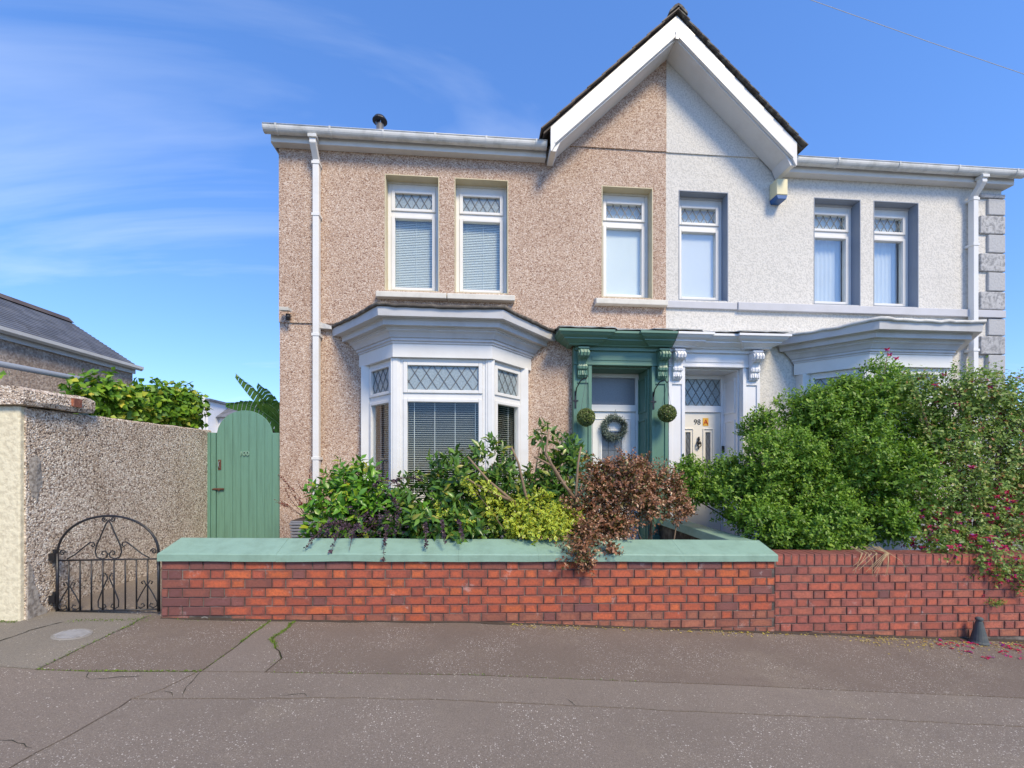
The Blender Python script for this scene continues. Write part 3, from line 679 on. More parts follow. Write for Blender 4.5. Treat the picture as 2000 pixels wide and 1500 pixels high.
        p2 = [((y-(YH-.088))*1.09+YH-.088, z-.002) for y, z in prof]; 
        for dx_ in (-.045, 0, .045): m.prism(p2, 'x', xc+dx_-.010, xc+dx_+.010)
        m.tube([(xc-.078, YH-.20, 2.965), (xc+.078, YH-.20, 2.965)], .048, 16); m.tube([(xc-.084, YH-.20, 2.965), (xc+.084, YH-.20, 2.965)], .022, 12)
        m.tube([(xc-.072, YH-.135, 2.79), (xc+.072, YH-.135, 2.79)], .028, 12)
        m.box(xc-.075, xc+.075, YH-.22, YH-.0865, 3.03, 3.055)
        for q in range(5):
            xx = xc+(q-2)*.027; m.tube([(xx, YH-.13, 2.74), (xx+(q-2)*.003, YH-.155+abs(q-2)*.008, 2.68), (xx+(q-2)*.004, YH-.11, 2.635+abs(q-2)*.012)], .016, 6, .006)
        m.build('console', pc, po, bevel=.003)
    # recess lining, panelled
    jb = MB(); yd = YH+.42
    for x, sg in ((1.62, 1), (2.49, -1)):
        a, b = sorted((x-.001*sg, x+.02*sg)); jb.box(a, b, YH+.0125, yd, .2, 2.83)
        for z0, z1 in ((.35, 1.15), (1.25, 2.1), (2.2, 2.72)):
            for (q0, q1, w0, w1) in ((YH+.07, YH+.36, z0, z0+.03), (YH+.07, YH+.36, z1-.03, z1), (YH+.07, YH+.10, z0+.03, z1-.03), (YH+.33, YH+.36, z0+.03, z1-.03)):
                a, b = sorted((x+.0205*sg, x+.034*sg)); jb.box(a, b, q0, q1, w0, w1)
    jb.box(1.641, 2.469, YH+.0125, yd, 2.81, 2.829)
    jb.build('door_reveal', pc, po, bevel=.003)
    MB().box(1.5, 2.6, YH-.35, YH+.6, .05, .21).build('door_step', M['concrete'], h, bevel=.01)
    # door frame, transom light and door
    a, b = 1.641, 2.469; yd = YH+.36
    df = MB(); df.box(a, a+.05, yd, yd+.08, .21, 2.81); df.box(b-.05, b, yd, yd+.08, .21, 2.81); df.box(a+.05, b-.05, yd, yd+.08, 2.75, 2.81); df.box(a+.05, b-.05, yd-.015, yd+.08, 2.235, 2.335)
    dfo = df.build('door_frame', M['white_door'] if not B else M['white_paint'], h, bevel=.005)
    MB().box(a+.04, b-.04, yd+.03, yd+.036, 2.33, 2.755).build('transom_pane', M['frostdark'] if not B else M['frost'], dfo)
    if B:
        lm = MB(); lattice(lm, a+.05, b-.05, 2.335, 2.75, yd+.028, .13, .21, .01); lm.build('lead_lattice', M['lead'], dfo)
    dm = M['cream_door'] if B else M['white_door']
    lf = MB(); x0, x1 = a+.054, b-.054; zt = 2.23; xc = (x0+x1)/2
    if not B:
        op = (xc-.155, xc+.155, 1.05, 1.93)
        wall_cells(lf, x0, x1, .22, zt, yd+.012, yd+.055, [op])
        for k in (0, .028): 
            q = (op[0]-.03-k, op[1]+.03+k, op[2]-.03-k, op[3]+.03+k)
            lf.box(q[0], q[0]+.014, yd-.002+k*.2, yd+.0115, q[2], q[3]); lf.box(q[1]-.014, q[1], yd-.002+k*.2, yd+.0115, q[2], q[3]); lf.box(q[0]+.014, q[1]-.014, yd-.002+k*.2, yd+.0115, q[3]-.014, q[3]); lf.box(q[0]+.014, q[1]-.014, yd-.002+k*.2, yd+.0115, q[2], q[2]+.014)
        q = (x0+.06, x1-.06, .4, 2.13)
        lf.box(q[0], q[0]+.012, yd+.002, yd+.0115, q[2], q[3]); lf.box(q[1]-.012, q[1], yd+.002, yd+.0115, q[2], q[3]); lf.box(q[0]+.012, q[1]-.012, yd+.002, yd+.0115, q[3]-.012, q[3])
        ops = [op]
    else:
        ops = [(xc-.20, xc-.12, .95, 1.93), (xc+.12, xc+.20, .95, 1.93)]
        wall_cells(lf, x0, x1, .22, zt, yd+.012, yd+.055, ops)
        for op in ops:
            q = (op[0]-.045, op[1]+.045, op[2]-.045, op[3]+.06)
            lf.box(q[0], q[0]+.015, yd-.002, yd+.0115, q[2], q[3]); lf.box(q[1]-.015, q[1], yd-.002, yd+.0115, q[2], q[3]); lf.box(q[0]+.015, q[1]-.015, yd-.002, yd+.0115, q[3]-.015, q[3])
    door = lf.build('front_door', dm, h, bevel=.003)
    for op in ops:
        MB().box(op[0]-.005, op[1]+.005, yd+.03, yd+.036, op[2], op[3]).build('door_pane', M['frostdark'], door)
        lm = MB()
        if B: lattice(lm, *op, yd+.028, .065, .13, .006)
        else:
            for u in (.33, .66): lm.box(op[0]+(op[1]-op[0])*u, op[0]+(op[1]-op[0])*u+.006, yd+.024, yd+.028, op[2], op[3])
            for z in (1.86, 1.65, 1.42, 1.2): lm.box(op[0], op[1], yd+.0235, yd+.0275, z, z+.006)
        lm.build('door_lattice', M['lead'], door)
    if B:
        MIRROR[0] = False
        xd = 2*XP-xc
        add_text('house_number', '98', .115, (xd-.015, yd+.010, 2.05), M['black_digit'], door)
        MB().box(xd+.075, xd+.165, yd+.006, yd+.0115, 2.03, 2.15).build('number_plate', M['yellow_plate'], door)
        add_text('house_letter', 'A', .115, (xd+.12, yd+.004, 2.05), M['red_digit'], door)
        k = MB(); k.lathe([(.0, -.03), (.028, -.02), (.034, 0), (.026, .02), (.0, .03)], (xd, yd-.005, 1.77), 12); k.tube([(xd, yd-.01, 1.86), (xd, yd-.014, 1.80)], .012, 8, .018); k.tube([(xd-.03, yd-.018, 1.77), (xd-.025, yd-.03, 1.72), (xd, yd-.03, 1.70), (xd+.025, yd-.03, 1.72), (xd+.03, yd-.018, 1.77)], .009, 8)
        k.tube([(xd, yd-.012, 1.71), (xd, yd-.01, 1.66)], .014, 8, .004); k.build('door_knocker', M['iron'], door, smooth=True)
        MB().box(2*XP-1.685, 2*XP-1.645, yd-.03, yd-.001, 1.62, 1.72).build('doorbell', M['blackplastic'], h, bevel=.006)
    MIRROR[0] = False
    return h
house_a = make_house(False)
house_b = make_house(True)

# flue, security camera, alarm box
fl = thing('flue_pipe', (-1.53, YH+1.0, 6.5), 'steel flue pipe with dark rain cap above the left gutter', 'flue')
m = MB(); m.lathe([(.06, 0), (.06, .40)], (-1.53, YH+1, 6.45), 16); m.build('pipe', M['steel'], fl, smooth=True)
m = MB(); m.lathe([(.08, 0), (.115, .015), (.115, .03), (.085, .075), (.03, .085)], (-1.53, YH+1, 6.885), 20); m.build('rain_cap', M['blackplastic'], fl)
m = MB()
for k in range(4): a = k*math.pi/2+.4; m.box(-1.53+.058*math.cos(a)-.006, -1.53+.058*math.cos(a)+.006, YH+1+.058*math.sin(a)-.006, YH+1+.058*math.sin(a)+.006, 6.84, 6.89)
m.build('cap_strut', M['steel'], fl)
sc_ = thing('security_light', (-2.52, YH, 3.42), 'small dark security light on the left corner of the pink house', 'security light')
m = MB(); m.box(-2.545, -2.495, YH-.03, YH-.001, 3.38, 3.46); m.tube([(-2.52, YH-.03, 3.42), (-2.50, YH-.09, 3.40)], .012, 8); m.build('bracket', M['blackplastic'], sc_)
m = MB(); m.prism([(YH-.16, 3.455), (YH-.05, 3.475), (YH-.05, 3.51), (YH-.17, 3.50)], 'x', -2.575, -2.455); m.build('lamp_head', M['sill'], sc_, bevel=.006)
m = MB(); m.lathe([(.0, -.035), (.025, -.025), (.03, 0), (.02, .03)], (-2.49, YH-.09, 3.40), 12); m.build('sensor', M['blackplastic'], sc_, smooth=True)
al = thing('alarm_box', (4.40, YH-.1, 5.25), 'cream burglar alarm box with blue base under the right gable foot', 'alarm box')
m = MB(); m.prism([(4.32, 5.33), (4.49, 5.33), (4.49, 5.56), (4.32, 5.56)], 'y', YH-.15, YH+.011); m.build('case', M['alarm'], al, bevel=.01)
m = MB(); m.prism([(4.34, 5.27), (4.47, 5.27), (4.49, 5.328), (4.32, 5.328)], 'y', YH-.145, YH+.011); m.build('strobe_base', M['blue'], al, bevel=.006)
m = MB(); m.tube([(2.2, 8, 11.55), (4.5, 8, 11.0), (6.69, 8, 10.47), (9, 8, 9.9), (11.15, 8, 9.4), (16, 8, 8.3)], .006, 5)
tag(m.build('telephone_wire', M['cable']), 'thin pale telephone wire crossing the sky at top right', 'wire')

# ------------------------------------------------------------------ brick garden walls
SH = -.0184
def brick_mesh(L, D, H, seed):
    r = random.Random(seed); c = .004; j = lambda: r.uniform(-.0015, .0015)
    vs = []
    for (x, z) in ((-1, -1), (1, -1), (1, 1), (-1, 1)): vs.append((x*(L/2-c)+j(), -D/2+r.uniform(-.001, .001), z*(H/2-c)+j()))
    for (x, z) in ((-1, -1), (1, -1), (1, 1), (-1, 1)): vs.append((x*L/2+j(), -D/2+c, z*H/2+j()))
    for (x, z) in ((-1, -1), (1, -1), (1, 1), (-1, 1)): vs.append((x*L/2, D/2, z*H/2))
    fs = [(0, 1, 2, 3)]
    for k in range(4): fs += [(k, 4+k, 4+(k+1) % 4, (k+1) % 4), (4+k, 8+k, 8+(k+1) % 4, 4+(k+1) % 4)]
    me = bpy.data.meshes.new('brick'); me.from_pydata(vs, [], fs)
    bm = bmesh.new(); bm.from_mesh(me); bmesh.ops.recalc_face_normals(bm, faces=bm.faces); bm.to_mesh(me); bm.free()
    me.materials.append(M['brick']); return me
BR = random.Random(5)
STR = [brick_mesh(.2205, .11, .0725, i) for i in range(5)]; HED = [brick_mesh(.1065, .11, .0725, 10+i) for i in range(5)]; SOL = [brick_mesh(.0735, .22, .112, 20+i) for i in range(4)]
HALF = {}
def put_brick(me, x, y, z, parent, col):
    o = bpy.data.objects.new('brick', me); link(o, parent, (x, y+BR.uniform(-.003, .003), z)); o.color = (*col, 1)
    o.rotation_euler = (0, -math.atan(SH)+BR.uniform(-.006, .006), BR.uniform(-.006, .006))
def brick_col(x, row, nrows, wall):
    orange = [(.50, .112, .045), (.46, .102, .045), (.43, .095, .045), (.53, .125, .042), (.38, .088, .048)]
    purple = [(.21, .078, .066), (.17, .068, .064), (.26, .085, .06)]
    pale = [(.33, .12, .07), (.30, .105, .065), (.36, .13, .075)]
    if wall == 2:
        c = BR.choice([(.40, .105, .066), (.37, .098, .066), (.43, .105, .058), (.33, .095, .07), (.40, .12, .075)])
    else: c = BR.choice(orange)
    pr = .06+(.75 if x < -2.2 and wall == 1 and (row > 2 or x < -2.5 or row == 0) else 0)+(.28 if row == 0 and wall == 1 else 0)
    if BR.random() < pr: c = BR.choice(purple)
    if (wall == 1 and row >= 6) or (wall == 2 and row >= 8):
        if BR.random() < .7: c = BR.choice(pale)
    k = BR.uniform(.88, 1.12); return tuple(q*k for q in c)
def brick_rows(w, x0, x1, ztop0, y, rows, wall, gap=None):
    P_ = .3435
    for k in range(rows):
        x = x0-(P_*.5 if k % 2 else 0)-.0+.0; i = 0
        while x < x1-.02:
            L = .2225 if i % 2 == 0 else .1085
            a, b = max(x, x0), min(x+L, x1); x += L+.0063; i += 1
            if b-a < .035: continue
            cx = (a+b)/2; z = ztop0+SH*(cx+2.7)-.042-k*.0795
            if z+.036 < gz(cx)+.004: continue
            if gap and gap(a, b, k): continue
            if b-a > L-.01: me = BR.choice(STR if L > .2 else HED)
            else:
                key = round(b-a, 2)
                if key not in HALF: HALF[key] = brick_mesh(b-a-.002, .11, .0725, 77)
                me = HALF[key]
            put_brick(me, cx, y+.055, z, w, brick_col(cx, k, rows, wall))
gw = thing('garden_wall', (.1, YW+.1, 0), 'low red and purple brick wall with green painted sloping coping', 'brick wall')
brick_rows(gw, -2.70, 2.875, .612, YW, 9, 1, lambda a, b, k: k == 6 and a < -2.27 and b > -2.43)
zc_ = lambda x: .612+SH*(x+2.7)
m = MB(); m.add([(-2.695, YW+.008, -.1), (2.87, YW+.008, -.6), (2.87, YW+.008, zc_(2.87)-.004), (-2.695, YW+.008, zc_(-2.695)-.004),
                 (-2.695, YW+.23, -.1), (2.87, YW+.23, -.6), (2.87, YW+.23, zc_(2.87)-.004), (-2.695, YW+.23, zc_(-2.695)-.004)],
                [(0, 1, 2, 3), (4, 7, 6, 5), (0, 3, 7, 4), (1, 5, 6, 2), (3, 2, 6, 7)])
m.box(2.60, 2.84, YW+.23, YH, -.1, .60); m.build('mortar_core', M['mortar'], gw)
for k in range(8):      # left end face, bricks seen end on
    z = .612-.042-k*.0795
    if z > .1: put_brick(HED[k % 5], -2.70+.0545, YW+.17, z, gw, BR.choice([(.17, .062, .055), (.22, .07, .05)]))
pf = [(YW-.03, 0), (YW-.03, .058), (YW-.022, .066), (YW+.225, .158), (YW+.245, .158), (YW+.252, .148), (YW+.252, 0)]
cuts = [-2.715, -1.74, -.16, .57, 1.95, 2.888]
for c0, c1 in zip(cuts, cuts[1:]):
    cpm = MB(); rows = []; ns = 14; dzs = random.uniform(-.002, .002)
    for i in range(ns+1):
        r = []
        for y, dz in pf:
            e = .3*(dz-.06) if dz > .06 else 0
            lo, hi = (c0+(e if c0 < -2.7 else .0005)), (c1-(.65*e if c1 > 2.8 else -.0005*-1))
            x = lo+(hi-lo)*i/ns
            r.append((x, y+.005*mnoise.noise((x*2, y*3, 1)), zc_(x)+dz+dzs+.006*mnoise.noise((x*2.3, y*6, dz*4))))
        rows.append(r)
    n = len(pf); cpm.add([p for r in rows for p in r], [(i*n+j, i*n+(j+1) % n, (i+1)*n+(j+1) % n, (i+1)*n+j) for i in range(ns) for j in range(n)]+[tuple(range(n)), tuple(ns*n+j for j in range(n-1, -1, -1))])
    cpm.build('coping', M['green_coping'], gw)
m = MB(); zt = zc_(2.7)+.150
m.add([(2.56, YW+.2, zt-.09), (2.86, YW+.2, zt-.09), (2.835, YW+.2, zt), (2.60, YW+.2, zt), (2.56, YH-.0, zt-.07), (2.86, YH-.0, zt-.07), (2.835, YH-.0, zt+.02), (2.60, YH-.0, zt+.02)],
      [(0, 1, 2, 3), (7, 6, 5, 4), (0, 4, 5, 1), (1, 5, 6, 2), (2, 6, 7, 3), (3, 7, 4, 0)])
m.build('return_coping', M['green_coping'], gw, bevel=.008)
m = MB(); cx, cz = -2.345, .612+SH*.355-.042-6*.0795-.002
for k in range(20):
    a, b = 2*math.pi*k/20, 2*math.pi*(k+1)/20
    for r0, r1, y in ((.030, .040, YW-.004),):
        m.add([(cx+r0*math.cos(a), y, cz+r0*math.sin(a)), (cx+r1*math.cos(a), y, cz+r1*math.sin(a)), (cx+r1*math.cos(b), y, cz+r1*math.sin(b)), (cx+r0*math.cos(b), y, cz+r0*math.sin(b)),
               (cx+r0*math.cos(a), y+.09, cz+r0*math.sin(a)), (cx+r0*math.cos(b), y+.09, cz+r0*math.sin(b))], [(0, 1, 2, 3), (0, 3, 5, 4)])
m.build('drain_pipe', M['concrete'], gw)
MB().box(cx-.075, cx+.075, YW+.085, YW+.09, cz-.05, cz+.04).build('drain_hole', M['dark'], gw)
gw2 = thing('garden_wall', (4.6, YW+.1, -.3), 'lower red brick wall with soldier course top below the fuchsia', 'brick wall')
W2X1 = 6.3; y2 = YW+.012
x = 2.90; i = 0
while x < W2X1:
    put_brick(SOL[i % 4], x+.037, y2+.112, .569+SH*(x-2.9)-.056, gw2, brick_col(x, 1, 9, 2)); x += .079; i += 1
brick_rows(gw2, 2.885, W2X1, .569-.116+SH*(-5.6)*1.0, y2, 9, 2)
m = MB(); zq = lambda x: .569+SH*(x-2.9)-.006
m.add([(2.88, y2+.008, -.8), (W2X1, y2+.008, -.8), (W2X1, y2+.008, zq(W2X1)), (2.88, y2+.008, zq(2.88)), (2.88, y2+.22, -.8), (W2X1, y2+.22, -.8), (W2X1, y2+.22, zq(W2X1)), (2.88, y2+.22, zq(2.88))],
      [(0, 1, 2, 3), (4, 7, 6, 5), (0, 3, 7, 4), (1, 5, 6, 2), (3, 2, 6, 7)])
m.build('mortar_core', M['mortar'], gw2)

# ------------------------------------------------------------------ left boundary wall
bw = thing('boundary_wall', (-3.7, 4.9, .2), 'tall pebbledash side wall with a cream rendered end beside the iron gate', 'boundary wall')
def rough_wall(x0, x1, y0, y1, z0, zf, name, mat, parent, n=30, amp=.012):
    m = MB(); vs = []; ny = n
    for i in range(ny+1):
        y = y0+(y1-y0)*i/ny; z = zf(y)+amp*mnoise.noise((y*5, 2, 1))
        vs += [(x1, y, z0), (x1+.003, y, z-.015), (x1-.012, y, z), (x0+.012, y, z), (x0, y, z0)]
    m.add(vs, [(5*i+j, 5*i+j+1, 5*i+5+j+1, 5*i+5+j) for i in range(ny) for j in range(4)]+[(0, 1, 2, 3, 4), tuple(5*ny+k for k in (4, 3, 2, 1, 0))])
    return m.build(name, mat, parent)
rough_wall(-3.83, -3.60, 3.80, 6.25, -.2, lambda y: 1.90, 'wall', M['pebbleW'], bw)
m = MB(); m.box(-7.0, -3.612, 3.765, 3.83, -.2, 1.905); m.build('cream_render', M['creamcast'], bw, bevel=.01)
m = MB(); m.box(-7, -3.84, 3.83, 3.98, -.2, 1.90); m.build('wall_core', M['pebbleW'], bw)
m = MB(); vs = []; n = 18
pfc = [(-3.90, 1.915), (-3.545, 1.915), (-3.53, 1.95), (-3.54, 2.03), (-3.58, 2.055), (-3.88, 2.06)]
for i in range(n+1):
    y = 3.72+(4.36-3.72)*i/n
    for (x, z) in pfc: vs.append((x+.014*mnoise.noise((x*6, y*6, z*6)), y, z+.014*mnoise.noise((x*7+4, y*5, z*7))))
k = len(pfc); m.add(vs, [(i*k+j, i*k+(j+1) % k, (i+1)*k+(j+1) % k, (i+1)*k+j) for i in range(n) for j in range(k)]+[tuple(range(k)), tuple(n*k+j for j in range(k-1, -1, -1))])
m.box(-7, -3.90, 3.72, 4.0, 1.915, 2.05)
m.build('coping', M['pebbleW'], bw)
put_brick(brick_mesh(.045, .08, .075, 91), -3.535, 4.155, 1.985, bw, (.40, .14, .07))
m = MB()
vs = []; R_ = random.Random(3); n = 14
for i in range(n):
    a = 2*math.pi*i/n; vs.append((-3.594, 3.87+.055*math.cos(a)*R_.uniform(.7, 1.2), 1.42+(.10 if math.sin(a) > 0 else .30)*math.sin(a)*R_.uniform(.8, 1.1)))
vs.append((-3.583, 3.87, 1.42)); m.add(vs, [(i, (i+1) % n, n) for i in range(n)]); m.build('mortar_patch', M['patch'], bw)
m = MB(); m.prism([(3.80, .1), (4.05, .1), (3.99, .17), (3.94, .25), (3.90, .29), (3.885, .40), (3.85, .47), (3.84, .60), (3.81, .66)], 'x', -3.60, -3.588); m.build('mortar_patch', M['patch'], bw)

# ------------------------------------------------------------------ green side gate
sg = thing('side_gate', (-3.13, YH+.1, .22), 'green arched timber gate between the pebbledash wall and pink house', 'gate')
yg = YH+.10; xa, xb = -3.497, -2.768; nb = 7; bwid = (xb-xa)/nb; xc = (xa+xb)/2; R = (xb-xa)/2
def archz(x): 
    u = min(1, abs(x-xc)/R); return 1.82+.35*math.sqrt(max(0, 1-u*u))
for i in range(nb):
    x0, x1 = xa+i*bwid+.002, xa+(i+1)*bwid-.002; pts = [(x0, .30), (x1, .30)]
    pts += [(x1+(x0-x1)*k/6, archz(x1+(x0-x1)*k/6)) for k in range(7)]
    m = MB(); m.prism(pts, 'y', yg+random.uniform(-.002, .002), yg+.022); m.build('board', M['green_gate'], sg, bevel=.003)
m = MB(); 
for z in (.5, 1.1, 1.7): m.box(xa+.01, xb-.01, yg+.023, yg+.05, z, z+.09)
m.build('ledge', M['green_gate'], sg)
for a, b in ((-3.63, -3.565), (-3.563, -3.503), (-2.763, -2.66)):
    m = MB(); m.box(a, b, yg-.03 if a < -3.6 or a > -3 else yg-.015, yg+.07, .1, 1.865); m.build('post', M['green_gate'], sg, bevel=.005)
m = MB(); m.box(-3.475, -3.435, yg-.006, yg-.0025, 1.36, 1.50); ltc = m.build('latch_plate', M['rust'], sg, bevel=.003)
m = MB(); m.tube([(-3.455, yg-.006, 1.48), (-3.455, yg-.03, 1.46), (-3.455, yg-.03, 1.41), (-3.455, yg-.006, 1.39)], .006, 8); m.build('pull', M['steel'], ltc)
m = MB(); m.box(-3.53, -3.40, yg-.018, yg-.003, 1.09, 1.115); m.tube([(-3.54, yg-.022, 1.102), (-3.39, yg-.022, 1.102)], .008, 8); m.tube([(-3.45, yg-.022, 1.10), (-3.45, yg-.04, 1.08)], .006, 6); m.build('bolt', M['rust'], sg)
add_text('gate_number', '100', .085, (xc+.0, yg-.008, 1.555), M['green_coping'], sg, .008)
m = MB()
for i in range(nb): m.lathe([(.006, 0), (.006, .004), (.002, .006)], (0, 0, 0), 8) if False else None

# ------------------------------------------------------------------ wrought iron gate
ig = thing('iron_gate', (-3.13, 4.0, .18), 'black wrought iron garden gate with arched top and scrolls', 'gate')
gx0, gx1, gy = -3.545, -2.735, 4.0; gc = (gx0+gx1)/2; zb, zr, za_ = .19, .625, 1.0
def gate(name, path, r=.007, n=6, r1=None, flat=False):
    return MB().tube([(p[0], gy, p[1]) for p in path], r, n, r1).build(name, M['iron'], ig, smooth=True)
for x in (gx0, gx1): gate('stile', [(x, zb-.02), (x, zr+.06)], .012)
gate('rail', [(gx0, zr), (gx1, zr)], .008); gate('rail', [(gx0, zb), (gx1, zb)], .008)
gate('arch', [(gc-(gx1-gx0)/2*math.cos(math.pi*k/24), zr+.04+(za_-zr-.04)*math.sin(math.pi*k/24)**.92) for k in range(25)], .010)
for k in range(1, 9): x = gx0+(gx1-gx0)*k/9; gate('bar', [(x, zb), (x, zr)], .0065)
def scroll(cx, cz, r0, turns, start, sg, tail=None):
    p = []
    n = int(16*turns)
    for i in range(n+1):
        t = i/n; w = start+sg*2*math.pi*turns*t; r = r0*(1-.8*t); p.append((cx+r*math.cos(w), cz+r*math.sin(w)))
    if tail: p = tail+p
    gate('scroll', p, .0055)
for sg_ in (-1, 1):
    # heart shape in the arch
    gate('scroll', [(gc, .965), (gc+sg_*.02, .93), (gc+sg_*.06, .83), (gc+sg_*.098, .74), (gc+sg_*.105, .69), (gc+sg_*.09, .645), (gc+sg_*.05, .632), (gc+sg_*.015, .645), (gc+sg_*.006, .675), (gc+sg_*.025, .70), (gc+sg_*.05, .695), (gc+sg_*.052, .672), (gc+sg_*.035, .668)], .0055)
    scroll(gc+sg_*.035, .972, .022, 1.2, math.pi if sg_ > 0 else 0, sg_)
    gate('scroll', [(gc+sg_*.33, .635), (gc+sg_*.27, .67), (gc+sg_*.20, .73), (gc+sg_*.145, .775), (gc+sg_*.118, .775), (gc+sg_*.108, .75), (gc+sg_*.122, .735), (gc+sg_*.135, .75)], .0055)
    scroll(gc+sg_*.365, .69, .026, 1.3, math.pi if sg_ > 0 else 0, -sg_)
    for cxx, hh in ((gc, .29), (gc-.31, .22), (gc+.31, .22)):
        gate('scroll', [(cxx+sg_*.035, zb+hh+.0), (cxx+sg_*.045, zb+hh+.018), (cxx+sg_*.025, zb+hh+.03), (cxx+sg_*.006, zb+hh-.01), (cxx+sg_*.05, zb+hh*.6), (cxx+sg_*.082, zb+hh*.28), (cxx+sg_*.08, zb+.03), (cxx+sg_*.05, zb+.012), (cxx+sg_*.02, zb+.03), (cxx+sg_*.03, zb+.055), (cxx+sg_*.048, zb+.045)], .005)
for z in (.66, .30):
    m = MB(); m.box(-3.598, -3.55, gy-.02, gy+.02, z-.03, z+.03); m.tube([(-3.565, gy, z-.06), (-3.565, gy, z+.06)], .014, 8); m.build('hinge', M['iron'], ig)

# ------------------------------------------------------------------ neighbours behind the left wall
nh = thing('neighbour_house', (-9, 8, .3), 'pebbledash building with slate roof and white gutter beyond the left wall', 'house')
MB().box(-10.8, -8.065, 3.0, 10.95, 0, 3.72).build('wall', M['pebbleN'], nh)
m = MB(); n = 18
for i in range(n):          # lapped slate courses
    t0, t1 = i/n, (i+1.15)/n; f = lambda t, d: (-7.97-1.55*t, 3.72+1.06*t+d)
    (xa_, za0), (xb_, zb0) = f(t0, .03), f(t1, .012)
    m.add([(xa_, 2.9, za0), (xa_, 11.0, za0), (xb_, 11.0, zb0), (xb_, 2.9, zb0), (xa_, 2.9, za0-.02), (xa_, 11.0, za0-.02)], [(0, 1, 2, 3), (0, 4, 5, 1)])
rfn = m.build('roof', M['slate'], nh)
m = MB(); m.prism([(-9.5, 4.75), (-8.08, 3.72), (-10.8, 3.72)], 'y', 3.0, 10.9); m.build('gable_wall', M['pebbleN'], nh)
m = MB(); m.prism([(-9.5, 4.77), (-11.05, 3.70), (-11.05, 3.74), (-9.5, 4.81)], 'y', 2.9, 11.0); m.build('rear_roof', M['slate'], nh)
m = MB(); m.prism([(-9.62, 4.74), (-9.5, 4.86), (-9.38, 4.74)], 'y', 2.9, 11.0); m.build('ridge', M['tile'], rfn)
m = MB(); m.box(-8.06, -8.02, 2.9, 10.98, 3.56, 3.72); m.build('fascia', M['fascia'], nh)
m = MB(); m.prism([(-8.015, 3.74), (-8.0, 3.66), (-7.94, 3.64), (-7.89, 3.68), (-7.885, 3.74)], 'y', 2.9, 11.05); m.build('gutter', M['upvc'], nh)
MB().box(-8.19, -8.12, 10.86, 10.93, 0, 3.6).build('downpipe', M['upvc'], nh)
fh = thing('distant_house', (-14, 25, .3), 'far white house with slate roof glimpsed past the green gate arch', 'house')
MB().box(-18.5, -15.15, 26.0, 31, 0, 5.0).build('wall', M['white_paint'], fh)
MB().box(-18.7, -15.0, 25.9, 31, 5.001, 5.12).build('roof', M['slate'], fh)
MB().box(-15.14, -13.2, 27.0, 31, 0, 4.2).build('side_wall', M['white_paint'], fh)
m = MB(); m.prism([(26.7, 4.15), (28.9, 5.35), (31, 4.15)], 'x', -15.14, -13.1); m.build('side_roof', M['slate'], fh)
m = MB(); m.tube([(-15.3, 25.85, 3.0), (-15.3, 25.85, 5.3)], .09, 10); m.build('vent_pipe', M['upvc'], fh)
MB().box(-16.6, -15.9, 25.96, 25.99, 3.4, 4.4).build('window', M['glass'], fh)
sh = thing('timber_shed', (-4, 9, .3), 'dark timber shed roof edge behind the green gate', 'shed')
for i in range(16): MB().box(-4.6+i*.12, -4.6+i*.12+.114, 8.9, 8.93, .2, 2.10-.012*i).build('plank', M['timber'], sh)
m = MB(); m.add([(-4.75, 8.7, 2.20), (-2.6, 8.7, 1.98), (-2.6, 11, 1.98), (-4.75, 11, 2.20), (-4.75, 8.7, 2.14), (-2.6, 8.7, 1.92), (-2.6, 11, 1.92), (-4.75, 11, 2.14)], [(0, 1, 2, 3), (7, 6, 5, 4), (0, 4, 5, 1), (1, 5, 6, 2), (2, 6, 7, 3), (3, 7, 4, 0)]); m.build('shed_roof', M['timber'], sh)
m = MB(); m.tube([(-4.02, 3.0, 2.27), (-4.02, 4.9, 2.31), (-4.02, 6.4, 2.34)], .026, 12)
tag(m.build('metal_rail', M['galv'], smooth=True), 'grey metal pole running along behind the left wall top', 'pole')
wf = thing('trellis_fence', (-3.95, 5.6, .3), 'white wooden fence behind the vine on the side wall', 'fence')
for i in range(13): MB().box(-3.99, -3.97, 4.6+i*.155, 4.6+i*.155+.11, .3, 2.12).build('slat', M['white_paint'], wf)
m = MB(); m.box(-4.02, -3.992, 4.6, 6.6, 1.2, 1.28); m.box(-4.02, -3.992, 4.6, 6.6, 1.9, 1.98); m.build('rail', M['white_paint'], wf)

# ------------------------------------------------------------------ plants
def unit(v): return v/np.maximum(np.linalg.norm(v, axis=-1, keepdims=True), 1e-9)
def lobe_points(lobes, n, rng, shell=.72, squash=(1, .85, 1), rough=.22, zmin=.25):
    w = np.array([l[3]**2 for l in lobes]); idx = rng.choice(len(lobes), n, p=w/w.sum())
    L = np.array([l[:3] for l in lobes])[idx]; r = np.array([l[3] for l in lobes])[idx]
    d = unit(rng.normal(size=(n, 3)))
    nz = np.array([mnoise.noise(Vector((a[0]*3+b*7, a[1]*3, a[2]*3))) for a, b in zip(d.tolist(), idx.tolist())])
    k = r*(1+rough*nz*1.6)*(shell+(1-shell)*rng.random(n)**.6)
    p = L+d*k[:, None]*np.array(squash)
    m = p[:, 2] > zmin
    return p[m], d[m]
def clumps(lobes, per, frac, rng, zbias=.25):
    out = []
    for l in lobes:
        c = np.array(l[:3])
        for k in range(per):
            d = unit(rng.normal(size=3)+np.array([0, -.55, zbias])); out.append((*(c+d*l[3]*np.array([1, .85, 1])*rng.uniform(.62, .80)), l[3]*frac*rng.uniform(.75, 1.3)))
    return out
